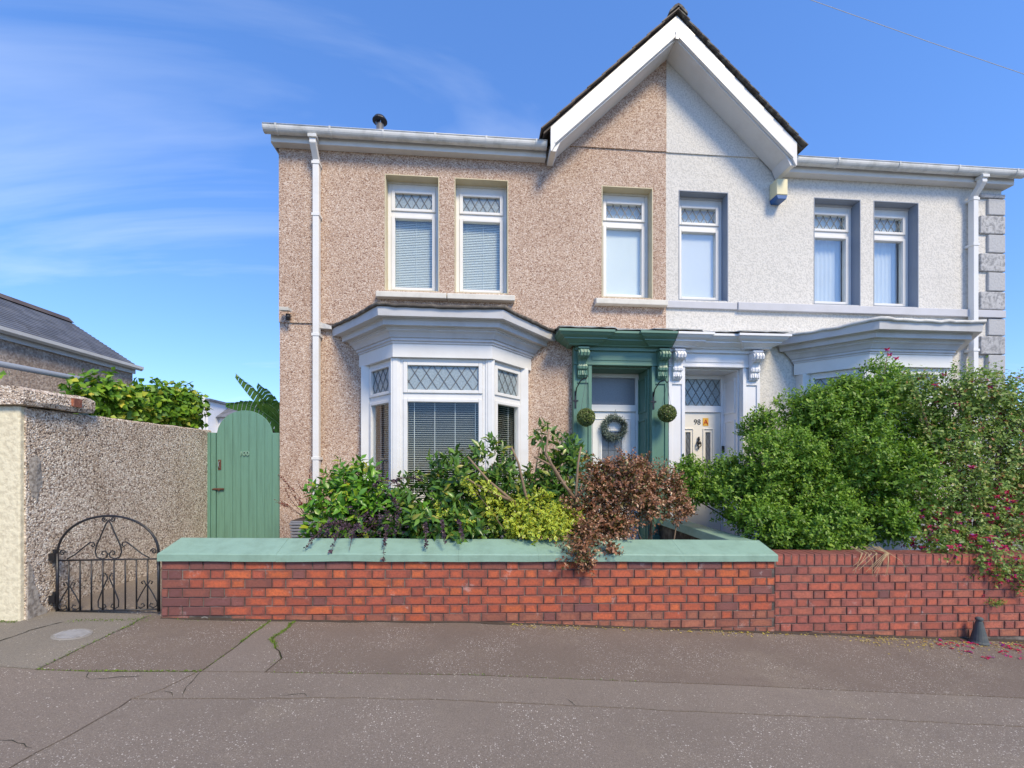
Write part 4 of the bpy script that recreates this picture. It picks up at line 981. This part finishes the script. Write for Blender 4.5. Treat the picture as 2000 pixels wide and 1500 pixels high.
def sprig_leaves(P, D, rng, k, slen, L, up=.35, spread=.9, droop=0.):
    m = len(P); ax = unit(D+rng.normal(size=(m, 3))*.45+np.array([0, 0, up]))
    ref = unit(np.cross(ax, rng.normal(size=(m, 3)))); ref2 = np.cross(ax, ref)
    pos = []; dirs = []; nor = []; size = []
    for j in range(k):
        t = (j+.5)/k; a = j*2.4+rng.random(m)*.8
        rad = ref*np.cos(a)[:, None]+ref2*np.sin(a)[:, None]
        dd = unit(ax*(.35+.5*t)+rad*spread+rng.normal(size=(m, 3))*.15+np.array([0, 0, -droop]))
        pos.append(P+ax*(slen*(t-.4))[..., None] if np.ndim(slen) else P+ax*slen*(t-.4)); dirs.append(dd)
        nn = unit(ax*.8-rad*.3+np.array([0, -.25, .55])+rng.normal(size=(m, 3))*.25); nn = unit(nn-dd*np.sum(nn*dd, 1, keepdims=True)); nor.append(nn)
        size.append(L*rng.uniform(.65, 1.2, m))
    return np.concatenate(pos), np.concatenate(dirs), np.concatenate(nor), np.concatenate(size)
def leaf_mesh_joined(name, pos, d, nrm, size, ratio, mat, parent, rng, fold=.16, kind='stuff', origin=None, rnd=None):
    n = len(pos); s = np.cross(d, nrm); sz = size[:, None]; w = sz*ratio/2
    v = np.empty((n, 5, 3)); v[:, 0] = pos; v[:, 1] = pos+d*sz*.45+s*w+nrm*w*fold*2; v[:, 2] = pos+d*sz-nrm*sz*.08; v[:, 3] = pos+d*sz*.45-s*w+nrm*w*fold*2; v[:, 4] = pos+d*sz*.5
    b = (np.arange(n)*5)[:, None]
    f = np.concatenate([b+np.array([[0, 1, 4]]), b+np.array([[1, 2, 4]]), b+np.array([[2, 3, 4]]), b+np.array([[3, 0, 4]])], 1).reshape(-1, 3)
    me = bpy.data.meshes.new(name); me.vertices.add(n*5); me.vertices.foreach_set('co', v.reshape(-1).astype(np.float32))
    me.loops.add(len(f)*3); me.loops.foreach_set('vertex_index', f.reshape(-1).astype(np.int32)); me.polygons.add(len(f)); me.polygons.foreach_set('loop_start', (np.arange(len(f))*3).astype(np.int32))
    me.update(calc_edges=True); me.validate()
    r = np.repeat(rng.random(n) if rnd is None else rnd, 5).astype(np.float32)
    me.attributes.new('rnd', 'FLOAT', 'POINT').data.foreach_set('value', r)
    e = np.tile(np.array([1, 1, 1, 1, 0], np.float32), n); me.attributes.new('edge', 'FLOAT', 'POINT').data.foreach_set('value', e)
    me.materials.append(mat); o = bpy.data.objects.new(name, me); link(o, parent)
    if kind: o['kind'] = kind
    return o
def leaf_proto(L, ratio, mat, cup, bend, heart=False):
    m = MB(); n = 5; vs = []
    prof = [0, .62, .95, .85, .45, 0] if not heart else [.35, 1, 1.05, .8, .4, 0]
    for i in range(n+1):
        t = i/n; w = L*ratio/2*prof[i]; z = -bend*L*t*t
        vs += [(-w, L*t-(.12*L if heart and i == 0 else 0), z+cup*w), (0, L*t, z), (w, L*t-(.12*L if heart and i == 0 else 0), z+cup*w)]
    fs = [(3*i+j, 3*i+j+1, 3*i+4+j, 3*i+3+j) for i in range(n) for j in range(2)]
    me = bpy.data.meshes.new('leaf'); me.from_pydata(vs, [], fs); me.polygons.foreach_set('use_smooth', [True]*len(fs)); me.materials.append(mat); return me
def place_leaves(protos, pos, d, nrm, scale, parent):
    for i in range(len(pos)):
        D = Vector(d[i]); Nn = Vector(nrm[i]); S = D.cross(Nn)
        o = bpy.data.objects.new('leaf', protos[i % len(protos)]); COL.objects.link(o); o.parent = parent
        s = float(scale[i]); mat = Matrix((S*s, D*s, Nn*s)).transposed().to_4x4(); mat.translation = Vector(pos[i])-WPOS[parent.name]; o.matrix_local = mat
def stems(parent, base, tips, r0, r1, mat, rng, name='stem', sag=.1):
    for t in tips:
        b = Vector(base)+Vector((rng.uniform(-.06, .06), rng.uniform(-.05, .05), 0)); t = Vector(t); p = []
        o = Vector((rng.uniform(-1, 1), rng.uniform(-1, 1), rng.uniform(-.3, .3)))*sag
        for k in range(7):
            u = k/6; p.append(b.lerp(t, u)+o*math.sin(math.pi*u)+Vector((rng.uniform(-1, 1), rng.uniform(-1, 1), 0))*.012)
        MB().tube(p, r0, 6, r1).build(name, mat, parent, smooth=True)
def sub(a, idx): return tuple(q[idx] for q in a)
def shrub(name, label, lobes, base, nspr, k, slen, L, ratio, mat, seed, group=None, stem=('bark', .012, .004), cat='shrub', single=None, shell=.72, rough=.22, up=.35, spread=.9, droop=0., rnd=None, zmin=.25, squash=(1, .85, 1), inner=None, stemlobes=None, tips=True):
    rng = np.random.default_rng(seed); t = thing(name, base, label, cat, group)
    if stem: stems(t, base, [l[:3] for l in (stemlobes or lobes)], stem[1], stem[2], M[stem[0]], rng)
    P, D = lobe_points(lobes, nspr, rng, shell, squash, rough, zmin); lv = sprig_leaves(P, D, rng, k, slen, L, up, spread, droop)
    if inner:
        ni, Li = inner; Pi, Di = lobe_points(lobes, ni, rng, .45, tuple(q*.86 for q in squash), rough, zmin); leaf_mesh_joined('inner_foliage', *sprig_leaves(Pi, Di, rng, 4, slen, Li, up, spread, droop), ratio, mat, t, rng)
    if single:
        nn = len(lv[0]); y = lv[0][:, 1]-.25*lv[0][:, 2]+rng.random(nn)*.15; o = np.argsort(y); ns = min(290, nn)
        a, b = o[:ns], o[ns:]
        place_leaves(single, *sub(lv, a)[:3], lv[3][a]/L, t)
        if len(b): leaf_mesh_joined('foliage', *sub(lv, b), ratio, mat, t, rng)
    else:
        nn = len(lv[0]); m_ = nn//k; rn = np.clip(np.repeat(np.arange(k)/max(1, k-1), m_)*.55+rng.random(nn)*.45, 0, 1)
        leaf_mesh_joined('foliage', *lv, ratio, mat, t, rng, rnd=rn if tips else None)
    return t, rng
HR = np.random.default_rng(77)
camP = [leaf_proto(.105, .46, M['o_cam'], .35, .18), leaf_proto(.105, .40, M['o_cam'], .5, .3)]
lauP = [leaf_proto(.115, .40, M['o_lau'], .35, .15), leaf_proto(.115, .36, M['o_lau'], .5, .3)]
vinP = [leaf_proto(.085, .95, M['o_vin'], .2, .25, True), leaf_proto(.085, .85, M['o_vin'], .3, .15, True)]
shrub('camellia_shrub', 'bright glossy green shrub at the left end of the garden bed', [(-1.38, 4.75, 1.01, .34), (-1.25, 4.75, 1.21, .23), (-1.51, 4.75, .83, .24), (-1.17, 4.75, .88, .27), (-.95, 4.6, .92, .20), (-1.0, 4.6, 1.12, .12), (-.62, 4.5, .88, .12)], (-1.35, 4.8, .28), 380, 6, .13, .105, .46, M['l_cam'], 1, single=camP, zmin=.6, inner=(120, .11))
shrub('laurel_shrub', 'dark green large leaved shrub with bare brown branches before the bay', [(-.55, 4.75, 1.0, .33), (-.17, 4.75, .92, .36), (-.28, 4.75, 1.30, .24), (.17, 4.75, 1.45, .24), (.45, 4.75, .92, .34), (.84, 4.75, 1.28, .22), (.73, 4.75, 1.0, .32), (1.07, 4.75, 1.45, .16), (-.88, 4.75, .86, .27), (-.70, 4.55, .85, .22), (-.25, 4.5, .82, .24), (.05, 4.5, .80, .20), (-.55, 4.3, .86, .14), (-.15, 4.28, .85, .15), (.98, 4.75, 1.62, .12), (.72, 4.75, 1.76, .07), (.30, 4.75, 1.15, .25)], (.35, 4.85, .28), 820, 6, .13, .115, .4, M['l_lau'], 2, single=lauP, stem=('bark', .014, .006), zmin=.5, shell=.5, inner=(320, .12))
tl = bpy.data.objects['laurel_shrub']; rr = random.Random(4)
for pth in ([(.55, 4.5, .7), (.40, 4.45, 1.05), (.12, 4.4, 1.28), (-.08, 4.4, 1.52)], [(.60, 4.5, .8), (.50, 4.42, 1.15), (.42, 4.4, 1.45), (.35, 4.4, 1.62)], [(.40, 4.45, 1.05), (.10, 4.4, 1.18), (-.10, 4.38, 1.30)],
            [(1.0, 4.5, .6), (1.03, 4.42, 1.1), (1.05, 4.4, 1.45), (1.08, 4.4, 1.62)], [(1.03, 4.42, 1.05), (.88, 4.4, 1.25), (.78, 4.4, 1.42), (.58, 4.4, 1.52)], [(1.03, 4.42, 1.1), (1.15, 4.4, 1.22), (1.2, 4.4, 1.4)], [(.85, 4.4, 1.28), (.70, 4.4, 1.55), (.73, 4.4, 1.78)]):
    MB().tube([(x+rr.uniform(-.01, .01), y, z) for x, y, z in pth], .019, 7, .009).build('branch', M['bark'], tl, smooth=True)
shrub('berberis_shrub', 'dark purple small leaved sprays trailing over the green coping', [(-1.20, 4.45, .80, .18), (-.83, 4.45, .82, .20), (-.37, 4.5, .80, .20), (-1.40, 4.3, .78, .10), (-.10, 4.45, .75, .14)], (-.8, 4.6, .28), 300, 9, .12, .028, .75, M['l_berb'], 3, tips=False, stem=('darkbark', .008, .003), zmin=.62)
tb = bpy.data.objects['berberis_shrub']; rg = np.random.default_rng(8); PP = []; DD = []
for (a, b) in (((-1.25, 4.4, .85), (-1.50, 3.98, .70)), ((-1.2, 4.3, .85), (-1.28, 3.96, .66)), ((-1.1, 4.3, .85), (-1.12, 3.96, .68)), ((-.85, 4.3, .85), (-.82, 3.93, .60)), ((-.5, 4.3, .85), (-.45, 3.97, .69)), ((-.35, 4.3, .86), (-.28, 3.95, .72)), ((-1.0, 4.5, 1.1), (-.55, 4.4, 1.28)), ((-1.1, 4.5, 1.15), (-.75, 4.4, 1.22)), ((-1.0, 4.6, 1.0), (-.8, 4.4, 1.06)), ((-.2, 4.3, .86), (-.12, 3.95, .74))):
    a, b = Vector(a), Vector(b); pth = [a.lerp(b, t/8)+Vector((0, 0, .10*math.sin(math.pi*t/8))) for t in range(9)]
    MB().tube(pth, .004, 5, .002).build('spray', M['darkbark'], tb)
    for k in range(22): i = rg.uniform(1, 8); j = min(7, int(i)); PP.append(pth[j].lerp(pth[j+1], i-j)); DD.append((b-a).normalized())
lv = sprig_leaves(np.array(PP), np.array(DD), rg, 4, .03, .026, .0, 1.0); leaf_mesh_joined('spray_foliage', *lv, .8, M['l_berb'], tb, rg)
shrub('euonymus_shrub', 'yellow and green variegated shrub spilling over the coping', [(.28, 4.4, .90, .20), (.62, 4.4, .95, .22), (.73, 4.35, .80, .19), (.08, 4.4, 1.14, .11), (-.12, 4.3, .84, .09), (1.0, 4.35, .86, .10), (-.35, 4.35, .95, .06), (.86, 4.4, .87, .14), (.50, 4.3, .78, .15), (-.05, 4.4, 1.24, .06), (.60, 4.16, .84, .12), (.42, 4.18, .83, .10), (.80, 4.14, .83, .11)], (.5, 4.55, .28), 560, 7, .09, .038, .70, M['l_euon'], 4, zmin=.70, up=.5, inner=(260, .05))
BL = [(1.54, 4.5, 1.13, .42), (1.18, 4.5, .94, .36), (1.91, 4.5, 1.07, .34), (1.4, 4.4, .80, .25), (2.13, 4.5, 1.0, .20), (1.29, 4.5, 1.34, .17), (1.74, 4.5, 1.32, .20), (.91, 3.98, .62, .17), (1.25, 3.98, .66, .09), (1.06, 4.1, .72, .18), (1.0, 3.95, .52, .08)]
shrub('bronze_shrub', 'reddish bronze small leaved shrub drooping over the brick wall', [(*l[:3], l[3]*.8) for l in BL]+clumps(BL, 8, .36, HR), (1.9, 4.6, .28), 2100, 9, .12, .032, .62, M['l_bronze'], 5, stem=('bark', .014, .004), zmin=.45, rough=.4, shell=.6, inner=(1000, .045), stemlobes=BL)
HL = [(3.45, 4.9, 1.36, .56), (4.04, 4.9, 1.11, .66), (3.07, 4.9, 1.0, .43), (4.36, 4.9, 1.70, .62), (4.9, 4.95, 2.18, .46), (4.08, 5.2, 2.08, .34), (3.60, 5.2, 1.86, .27), (4.76, 4.9, 1.17, .66), (5.3, 4.9, 1.73, .45), (3.53, 4.5, .72, .34), (4.01, 4.5, .72, .34), (3.05, 4.5, .78, .30), (4.5, 4.5, .78, .29), (5.5, 5.2, 2.3, .25), (2.51, 5.1, 1.30, .20), (2.84, 5.1, 1.26, .23), (2.55, 5.1, 1.08, .22), (3.1, 5.1, 1.34, .22), (4.5, 5.1, 2.35, .25)]
shrub('hedge_shrub', 'big rounded dense dark green bush before the white house', [(*l[:3], l[3]*.66) for l in HL]+clumps(HL, 9, .40, HR), (4.1, 4.9, .1), 11500, 8, .11, .041, .55, M['l_hedge'], 6, stem=('darkbark', .02, .006), zmin=.35, rough=.3, shell=.76, up=.6, inner=(3600, .06), stemlobes=HL)
FL = [(5.31, 4.5, 1.13, .42), (5.82, 4.5, 1.42, .48), (5.63, 4.45, .72, .42), (6.14, 4.5, .9, .42), (5.95, 4.5, 1.95, .30), (5.5, 4.6, 2.10, .25), (5.31, 4.5, 1.70, .30), (4.99, 4.4, .70, .26), (5.17, 4.02, .48, .22), (4.75, 4.05, .60, .13), (6.5, 4.5, 1.3, .5), (5.05, 4.6, 2.25, .24), (5.45, 4.5, 2.3, .26), (5.8, 4.5, 2.25, .28), (6.2, 4.5, 1.7, .35), (6.15, 4.5, 2.15, .26), (5.45, 3.98, .35, .16)]
tf, rgf = shrub('fuchsia_shrub', 'loose fuchsia bush with pink flowers hanging over the red wall', FL, (5.6, 4.5, 0), 5200, 5, .13, .040, .58, M['l_fuch'], 7, stem=('bark', .012, .004), zmin=.12, rough=.4, shell=.45, up=.1, droop=.2, inner=(1100, .06))
tw = []
for k in range(46):
    l = FL[rgf.integers(len(FL))]; c = Vector(l[:3]); e = c+Vector((rgf.normal(), rgf.normal()*.6, abs(rgf.normal())*.9-.1)).normalized()*l[3]*rgf.uniform(1.0, 1.45)
    if e.z < .15: continue
    b = c.lerp(Vector((5.6, 4.6, .5)), .5); md = (b+e)/2+Vector((0, 0, .08)); MB().tube([b, b.lerp(md, .6), md.lerp(e, .4), e], .005, 5, .002).build('twig', M['bark'], tf); tw.append((md, e))
PP = np.array([m_.lerp(e, rgf.uniform(.2, 1)) for m_, e in tw for _ in range(9)]); DD = np.array([(e-m_).normalized() for m_, e in tw for _ in range(9)])
leaf_mesh_joined('twig_foliage', *sprig_leaves(PP, DD, rgf, 3, .05, .034, .1), .5, M['l_fuch'], tf, rgf)
FLW = [l for l in FL if l[2] < 1.0]*5+FL
P, D = lobe_points(FLW, 430, rgf, .9, (1, .85, 1), .3, .15); P = P[P[:, 1] < 4.6]
extra = np.array([(4.83, 4.75, 2.80), (4.86, 4.75, 2.74), (4.95, 4.75, 2.70), (5.05, 4.1, .08), (5.1, 4.0, .12)]); P = np.concatenate([P, extra])
fp = []; fd = []
for p in P:
    for k in range(7): a = k*2.4; fp.append(p); fd.append((math.cos(a)*.6, math.sin(a)*.6, -.8 if k > 3 else .1))
fp = np.array(fp); fd = unit(np.array(fd)); fn = unit(np.cross(fd, rgf.normal(size=fd.shape)))
leaf_mesh_joined('flowers', fp, fd, fn, np.full(len(fp), .036), .6, M['petal'], tf, rgf)
MB().tube([(4.78, 4.8, 2.3), (4.82, 4.76, 2.6), (4.84, 4.75, 2.80)], .005, 5, .003).build('twig', M['bark'], tf)
# vine on the fence
vl = [(-3.95, 4.80+.145*i, 2.08+.05*math.sin(i*1.3)+.010*i, .21+.03*math.sin(i*2.1)+.004*i) for i in range(12)]
tv, rv = shrub('climbing_vine', 'green heart leaved climber massed on the fence above the side wall', vl, (-3.95, 5.6, .3), 150, 5, .12, .085, .9, M['l_vin'], 9, single=vinP, stem=None, cat='climber', shell=.6, squash=(.4, .8, 1.1), zmin=1.8, up=.1, droop=.35)
rv2 = np.random.default_rng(12); P, D = lobe_points(vl, 620, rv2, .6, (.55, .8, 1.1), .25, 1.8); leaf_mesh_joined('foliage', *sprig_leaves(P, D, rv2, 5, .12, .075, .1, .9, .35), .85, M['l_vin'], tv, rv2)
P = np.array([(-3.95, y, z) for y, z in ((4.55, 2.22), (4.60, 2.28), (4.50, 2.1), (4.45, 2.05), (4.62, 2.1), (4.0, 2.2))]); leaf_mesh_joined('loose_leaves', *sprig_leaves(P, np.tile([[0, -1, 0]], (6, 1)), rv2, 5, .1, .06, 0, 1, .4), .85, M['l_vin'], tv, rv2)
# banana plant
bn = thing('banana_plant', (-3.35, 8.3, .3), 'banana plant with torn green leaves behind the green gate', 'plant')
MB().tube([(-3.35, 8.3, .2), (-3.36, 8.3, 1.4), (-3.38, 8.3, 2.0)], .09, 10, .05).build('trunk', M['bark'], bn, smooth=True)
for (ex, ez, w_) in ((-4.28, 3.02, .11), (-3.9, 2.86, .16), (-4.45, 2.42, .15), (-3.9, 2.45, .20), (-2.9, 2.9, .15)):
    m = MB(); n = 16; b = Vector((-3.38, 8.3, 1.95)); e = Vector((ex, 8.15, ez)); vs = []; fs = []
    for i in range(n):
        t0, t1 = i/n, (i+.9)/n; g = []
        for t in (t0, t1):
            c = b.lerp(e, t)+Vector((0, 0, .25*math.sin(math.pi*t*.85)*(1 if ez < 2.7 else .3))); ww = w_*math.sin(math.pi*min(.97, .12+t*.86))**.6
            dv = (e-b).normalized(); pr_ = Vector((-dv.z, .25, dv.x)).normalized(); g += [c, c+pr_*ww+Vector((0, 0, -.05)), c-pr_*ww+Vector((0, 0, -.06+random.uniform(-.02, .02)))]
        o_ = len(vs); vs += g; fs += [(o_, o_+1, o_+4, o_+3), (o_, o_+3, o_+5, o_+2)]
    m.add(vs, fs); m.tube([b]+[b.lerp(e, t)+Vector((0, 0, .25*math.sin(math.pi*t*.85)*(1 if ez < 2.7 else .3))) for t in (.25, .5, .75, 1)], .012, 5, .004); m.build('leaf', M['banana'], bn)
# wicker planter with a dry red plant
pt_ = thing('wicker_planter', (-2.05, 5.65, .28), 'grey woven planter behind the coping by the downpipe', 'planter')
m = MB()
for i in range(12):
    z0 = .28+i*.038; q = .145+.003*i; m.box(-2.08-q, -2.08+q, 5.65-q, 5.65+q, z0, z0+.031)
m.build('body', M['wicker'], pt_, bevel=.008)
MB().box(-2.08-.17, -2.08+.17, 5.48, 5.82, .728, .75).build('rim', M['wicker'], pt_, bevel=.008)
MB().box(-2.08-.16, -2.08+.16, 5.49, 5.81, .751, .756).build('compost', M['soil'], pt_)
dr = thing('dry_red_plant', (-2.1, 5.65, .75), 'sparse dry reddish plant in the grey planter', 'plant'); rd_ = np.random.default_rng(14); PP = []; DD = []
for k in range(11):
    e = Vector((-2.15+rd_.uniform(-.32, .22), 5.65+rd_.uniform(-.15, .1), rd_.uniform(.95, 1.32))); b = Vector((-2.1, 5.65, .74)); md = (b+e)/2+Vector((rd_.uniform(-.08, .08), 0, .05))
    MB().tube([b, md, e], .004, 5, .002).build('stem', M['darkbark'], dr)
    for j in range(10): PP.append(md.lerp(e, rd_.random())); DD.append((e-b).normalized())
leaf_mesh_joined('foliage', *sprig_leaves(np.array(PP), np.array(DD), rd_, 3, .05, .028, 0), .5, M['l_red'], dr, rd_)
# hanging topiary balls on hooks
for nm, bx, bz, hk, lab in (('a', 1.487, 2.076, 1.47, 'round topiary ball hanging before the left green pilaster'), ('b', 2.627, 2.14, 2.60, 'round topiary ball hanging where the green and white porches meet')):
    by = YH-.28; t = thing('topiary_ball', (bx, by, bz), lab, 'topiary ball', 'topiary balls hanging at the porch'); rg = np.random.default_rng(20+len(lab)); d = unit(rg.normal(size=(1500, 3)))
    m = MB(); m.lathe([(.001, -.095)]+[(.095*math.sin(math.pi*k/8), -.095*math.cos(math.pi*k/8)) for k in range(1, 8)]+[(.001, .095)], (bx, by, bz), 16); m.build('core', M['soil'], t, smooth=True)
    leaf_mesh_joined('foliage', *sprig_leaves(np.array([bx, by, bz])+d*.112, d, rg, 3, .012, .017, 0, 1.1), .75, M['l_ball'], t, rg)
    top = (bx, by, 2.56 if nm == 'b' else 2.60); m = MB()
    for k in range(3): a = k*2.09+.4; m.tube([top, (bx+.075*math.cos(a), by+.075*math.sin(a), bz+.085)], .0022, 4)
    m.build('hanging_chain', M['lead'], t)
    hkx = hk-.09 if nm == 'b' else hk-.085; y0 = YH-.09
    hb = thing('hook_bracket', (hkx, y0, 2.3), 'black curled hook bracket on the left green pilaster' if nm == 'a' else 'black curled hook bracket on the right green pilaster', 'bracket', 'hook brackets on the porch')
    m = MB(); m.box(hkx-.012, hkx+.012, y0-.008, y0+.001, 2.22, 2.46); m.box(hkx-.04, hkx+.04, y0-.009, y0-.0005, 2.315, 2.337); m.build('back_plate', M['iron'], hb)
    m = MB(); m.tube([(hkx, y0-.006, 2.40), (hkx+.01, y0-.03, 2.50), (hkx+.045, y0-.10, 2.585), (bx-.02, by+.03, 2.61), (bx, by, top[2]), (bx+.015, by-.015, top[2]+.03)], .008, 8); m.build('hook', M['iron'], hb, smooth=True)
# wreath
wx, wz, wy = 2.075, 1.99, YH+.335
t = thing('door_wreath', (wx, wy, wz), 'grey green leafy wreath on the white front door', 'wreath'); rg = np.random.default_rng(31); a = rg.random(620)*2*math.pi
m = MB(); m.tube([(wx+.145*math.cos(k*math.pi/12), wy, wz+.145*math.sin(k*math.pi/12)) for k in range(25)], .028, 8, cap=False); m.build('ring', M['timber'], t)
P = np.stack([wx+(.145+rg.normal(size=620)*.022)*np.cos(a), wy-.02+rg.normal(size=620)*.018, wz+(.145+rg.normal(size=620)*.022)*np.sin(a)], 1); D = unit(np.stack([np.cos(a)-np.sin(a)*.8, -.6+0*a, np.sin(a)+np.cos(a)*.8], 1))
leaf_mesh_joined('foliage', *sprig_leaves(P, D, rg, 5, .05, .042, 0, .8), .24, M['l_wreath'], t, rg)

# ------------------------------------------------------------------ small things on the pavement
mc = thing('drain_cover', (-3.05, 3.56, gz(-3.05, 3.56)), 'small pale oval ribbed metal cover set in the pavement', 'drain cover')
zc2 = lambda x, y: gz(x, y)
m = MB(); vs = []; n = 28
for r, dz in ((.145, .001), (.14, .007), (.118, .007), (.117, .004)):
    for k in range(n): a = 2*math.pi*k/n; x, y = -3.05+r*.85*math.cos(a), 3.56+r*.72*math.sin(a); vs.append((x, y, zc2(x, y)+dz))
m.add(vs, [(i*n+j, i*n+(j+1) % n, (i+1)*n+(j+1) % n, (i+1)*n+j) for i in range(3) for j in range(n)]+[tuple(3*n+j for j in range(n))]); m.build('frame', M['concrete'], mc)
m = MB()
for k in range(9):
    x = -3.05+(k-4)*.0225; hw = .083*math.sqrt(max(.05, 1-((k-4)*.0225/.102)**2)); vs = [(x-.009, 3.56-hw, 0), (x+.009, 3.56-hw, 0), (x+.009, 3.56+hw, 0), (x-.009, 3.56+hw, 0)]
    m.add([(p[0], p[1], zc2(p[0], p[1])+.0085) for p in vs]+[(p[0], p[1], zc2(p[0], p[1])+.003) for p in vs], [(0, 1, 2, 3), (0, 4, 5, 1), (1, 5, 6, 2), (2, 6, 7, 3), (3, 7, 4, 0)])
m.build('rib', M['galvcover'], mc)
cz = gz(4.945, 3.9)
ct = thing('rubber_cone', (4.945, 3.9, cz), 'small weathered dark cone standing against the red brick wall', 'cone')
m = MB(); m.lathe([(.075, 0), (.078, .012), (.066, .03), (.026, .215), (.022, .222)], (4.945, 3.90, cz), 18); m.build('body', M['cone'], ct, smooth=False)
m = MB(); m.lathe([(.022, 0), (.03, .006), (.032, .022), (.022, .034), (.008, .038)], (4.945, 3.90, cz+.222), 14); m.build('cap', M['cone'], ct, smooth=True)
# moss in the joints, soil line, fallen leaves and petals, wall fern, straw
def scatter(name, pts, size, ratio, mat, label, cat, up, seed, flat=False):
    rg = np.random.default_rng(seed); n = len(pts); P = np.array(pts)
    d = unit(rg.normal(size=(n, 3))*np.array([1, 1, .12 if flat else .5])+np.array([0, 0, 0 if flat else up])); nn = unit(np.array([0, 0, 1.])+rg.normal(size=(n, 3))*(.2 if flat else .6)); nn = unit(nn-d*np.sum(nn*d, 1, keepdims=True))
    o = leaf_mesh_joined(name, P, d, nn, size*rg.uniform(.5, 1.3, n), ratio, mat, None, rg); tag(o, label, cat); return o
rs = random.Random(21); pts = []
def along(line, n, w, f=lambda t: 1):
    for _ in range(n):
        t = rs.random(); i = int(t*(len(line)-1)); a, b = line[i], line[i+1]; u = rs.random()
        if rs.random() > f(t): continue
        x, y = a[0]+(b[0]-a[0])*u+rs.gauss(0, w), a[1]+(b[1]-a[1])*u+rs.gauss(0, w); pts.append((x, y, gz(x, y)+rs.uniform(-.006, .004)))
along(B_, 1500, .010, lambda t: 1 if t < .6 else .05); along(A_, 900, .006, lambda t: 1 if t < .5 else .12); along(L1a, 500, .003); along(L1c[:10], 150, .003); along(C_, 260, .008); along([(-4.0, 3.74), (-3.62, 3.74)], 300, .012); along([(-3.3, 3.80), (-2.75, 3.92)], 260, .02); along([(-2.7, 3.965), (-1.6, 3.965)], 160, .012)
scatter('moss', pts, .011, .6, M['moss'], 'bright green moss growing in the pavement cracks', 'moss', .8, 5)
pts = []
for _ in range(950):
    x = rs.choice([rs.uniform(3.6, 6.2), rs.uniform(3.6, 6.2), rs.uniform(.3, 4)]); y = YW-abs(rs.gauss(0, .16 if x > 3.4 else .05))-.01; pts.append((x, y, gz(x, y)+.006))
scatter('fallen_leaves', pts, .024, .5, M['litter'], 'yellow and brown fallen leaves along the wall foot', 'leaves', 0, 6, True)
pts = []
for _ in range(70):
    x = rs.uniform(4.4, 6.0); y = YW-abs(rs.gauss(0, .28))-.05
    for k in range(5): pts.append((x+rs.gauss(0, .012), y+rs.gauss(0, .012), gz(x, y)+.008))
scatter('fallen_petals', pts, .03, .6, M['petal'], 'pink fuchsia petals scattered on the pavement', 'petals', 0, 7, True)
m = MB(); n = 160; vs = []
for i in range(n+1):
    x = -2.7+9*i/n; w = .012+.028*max(0, mnoise.noise((x*3, 0, 0))+.35)*(1 if x < 2.5 else 1.8); vs += [(x, YW-w, gz(x, YW)+.003), (x, YW-w*.4, gz(x, YW)+.010+.006*mnoise.noise((x*15, 0, 3))), (x, YW+.03, gz(x, YW)+.014)]
m.add(vs, [(3*i+j, 3*i+j+1, 3*i+4+j, 3*i+3+j) for i in range(n) for j in range(2)])
o = m.build('soil_line', M['soil']); tag(o, 'dark dirt gathered along the foot of the brick walls', 'dirt', kind='stuff')
wfern = thing('wall_fern', (5.22, YW, .07), 'tuft of small weed growing from a joint in the red wall', 'weed'); rg = np.random.default_rng(41)
P = np.array([5.22, YW-.01, .05])+rg.normal(size=(40, 3))*np.array([.055, .02, .018]); leaf_mesh_joined('foliage', *sprig_leaves(P, np.tile([[0., -1, .1]], (40, 1)), rg, 4, .04, .022, .1), .4, M['moss'], wfern, rg)
st = thing('straw_tangle', (3.95, YW, .5), 'tangle of pale dry stems hanging over the red wall top', 'dry stems'); rg = random.Random(9)
for k in range(16):
    x = rg.uniform(3.75, 4.15); e = x+rg.uniform(-.3, .35); zt = .56+SH*(x-2.9); MB().tube([(x, YW+.15, zt+.06), (x+(e-x)*.3, YW-.02, zt+.03), (x+(e-x)*.7, YW-.035, zt-.05), (e, YW-.02, zt-rg.uniform(.08, .22))], .0028, 4, .0015).build('stem', M['straw'], st)
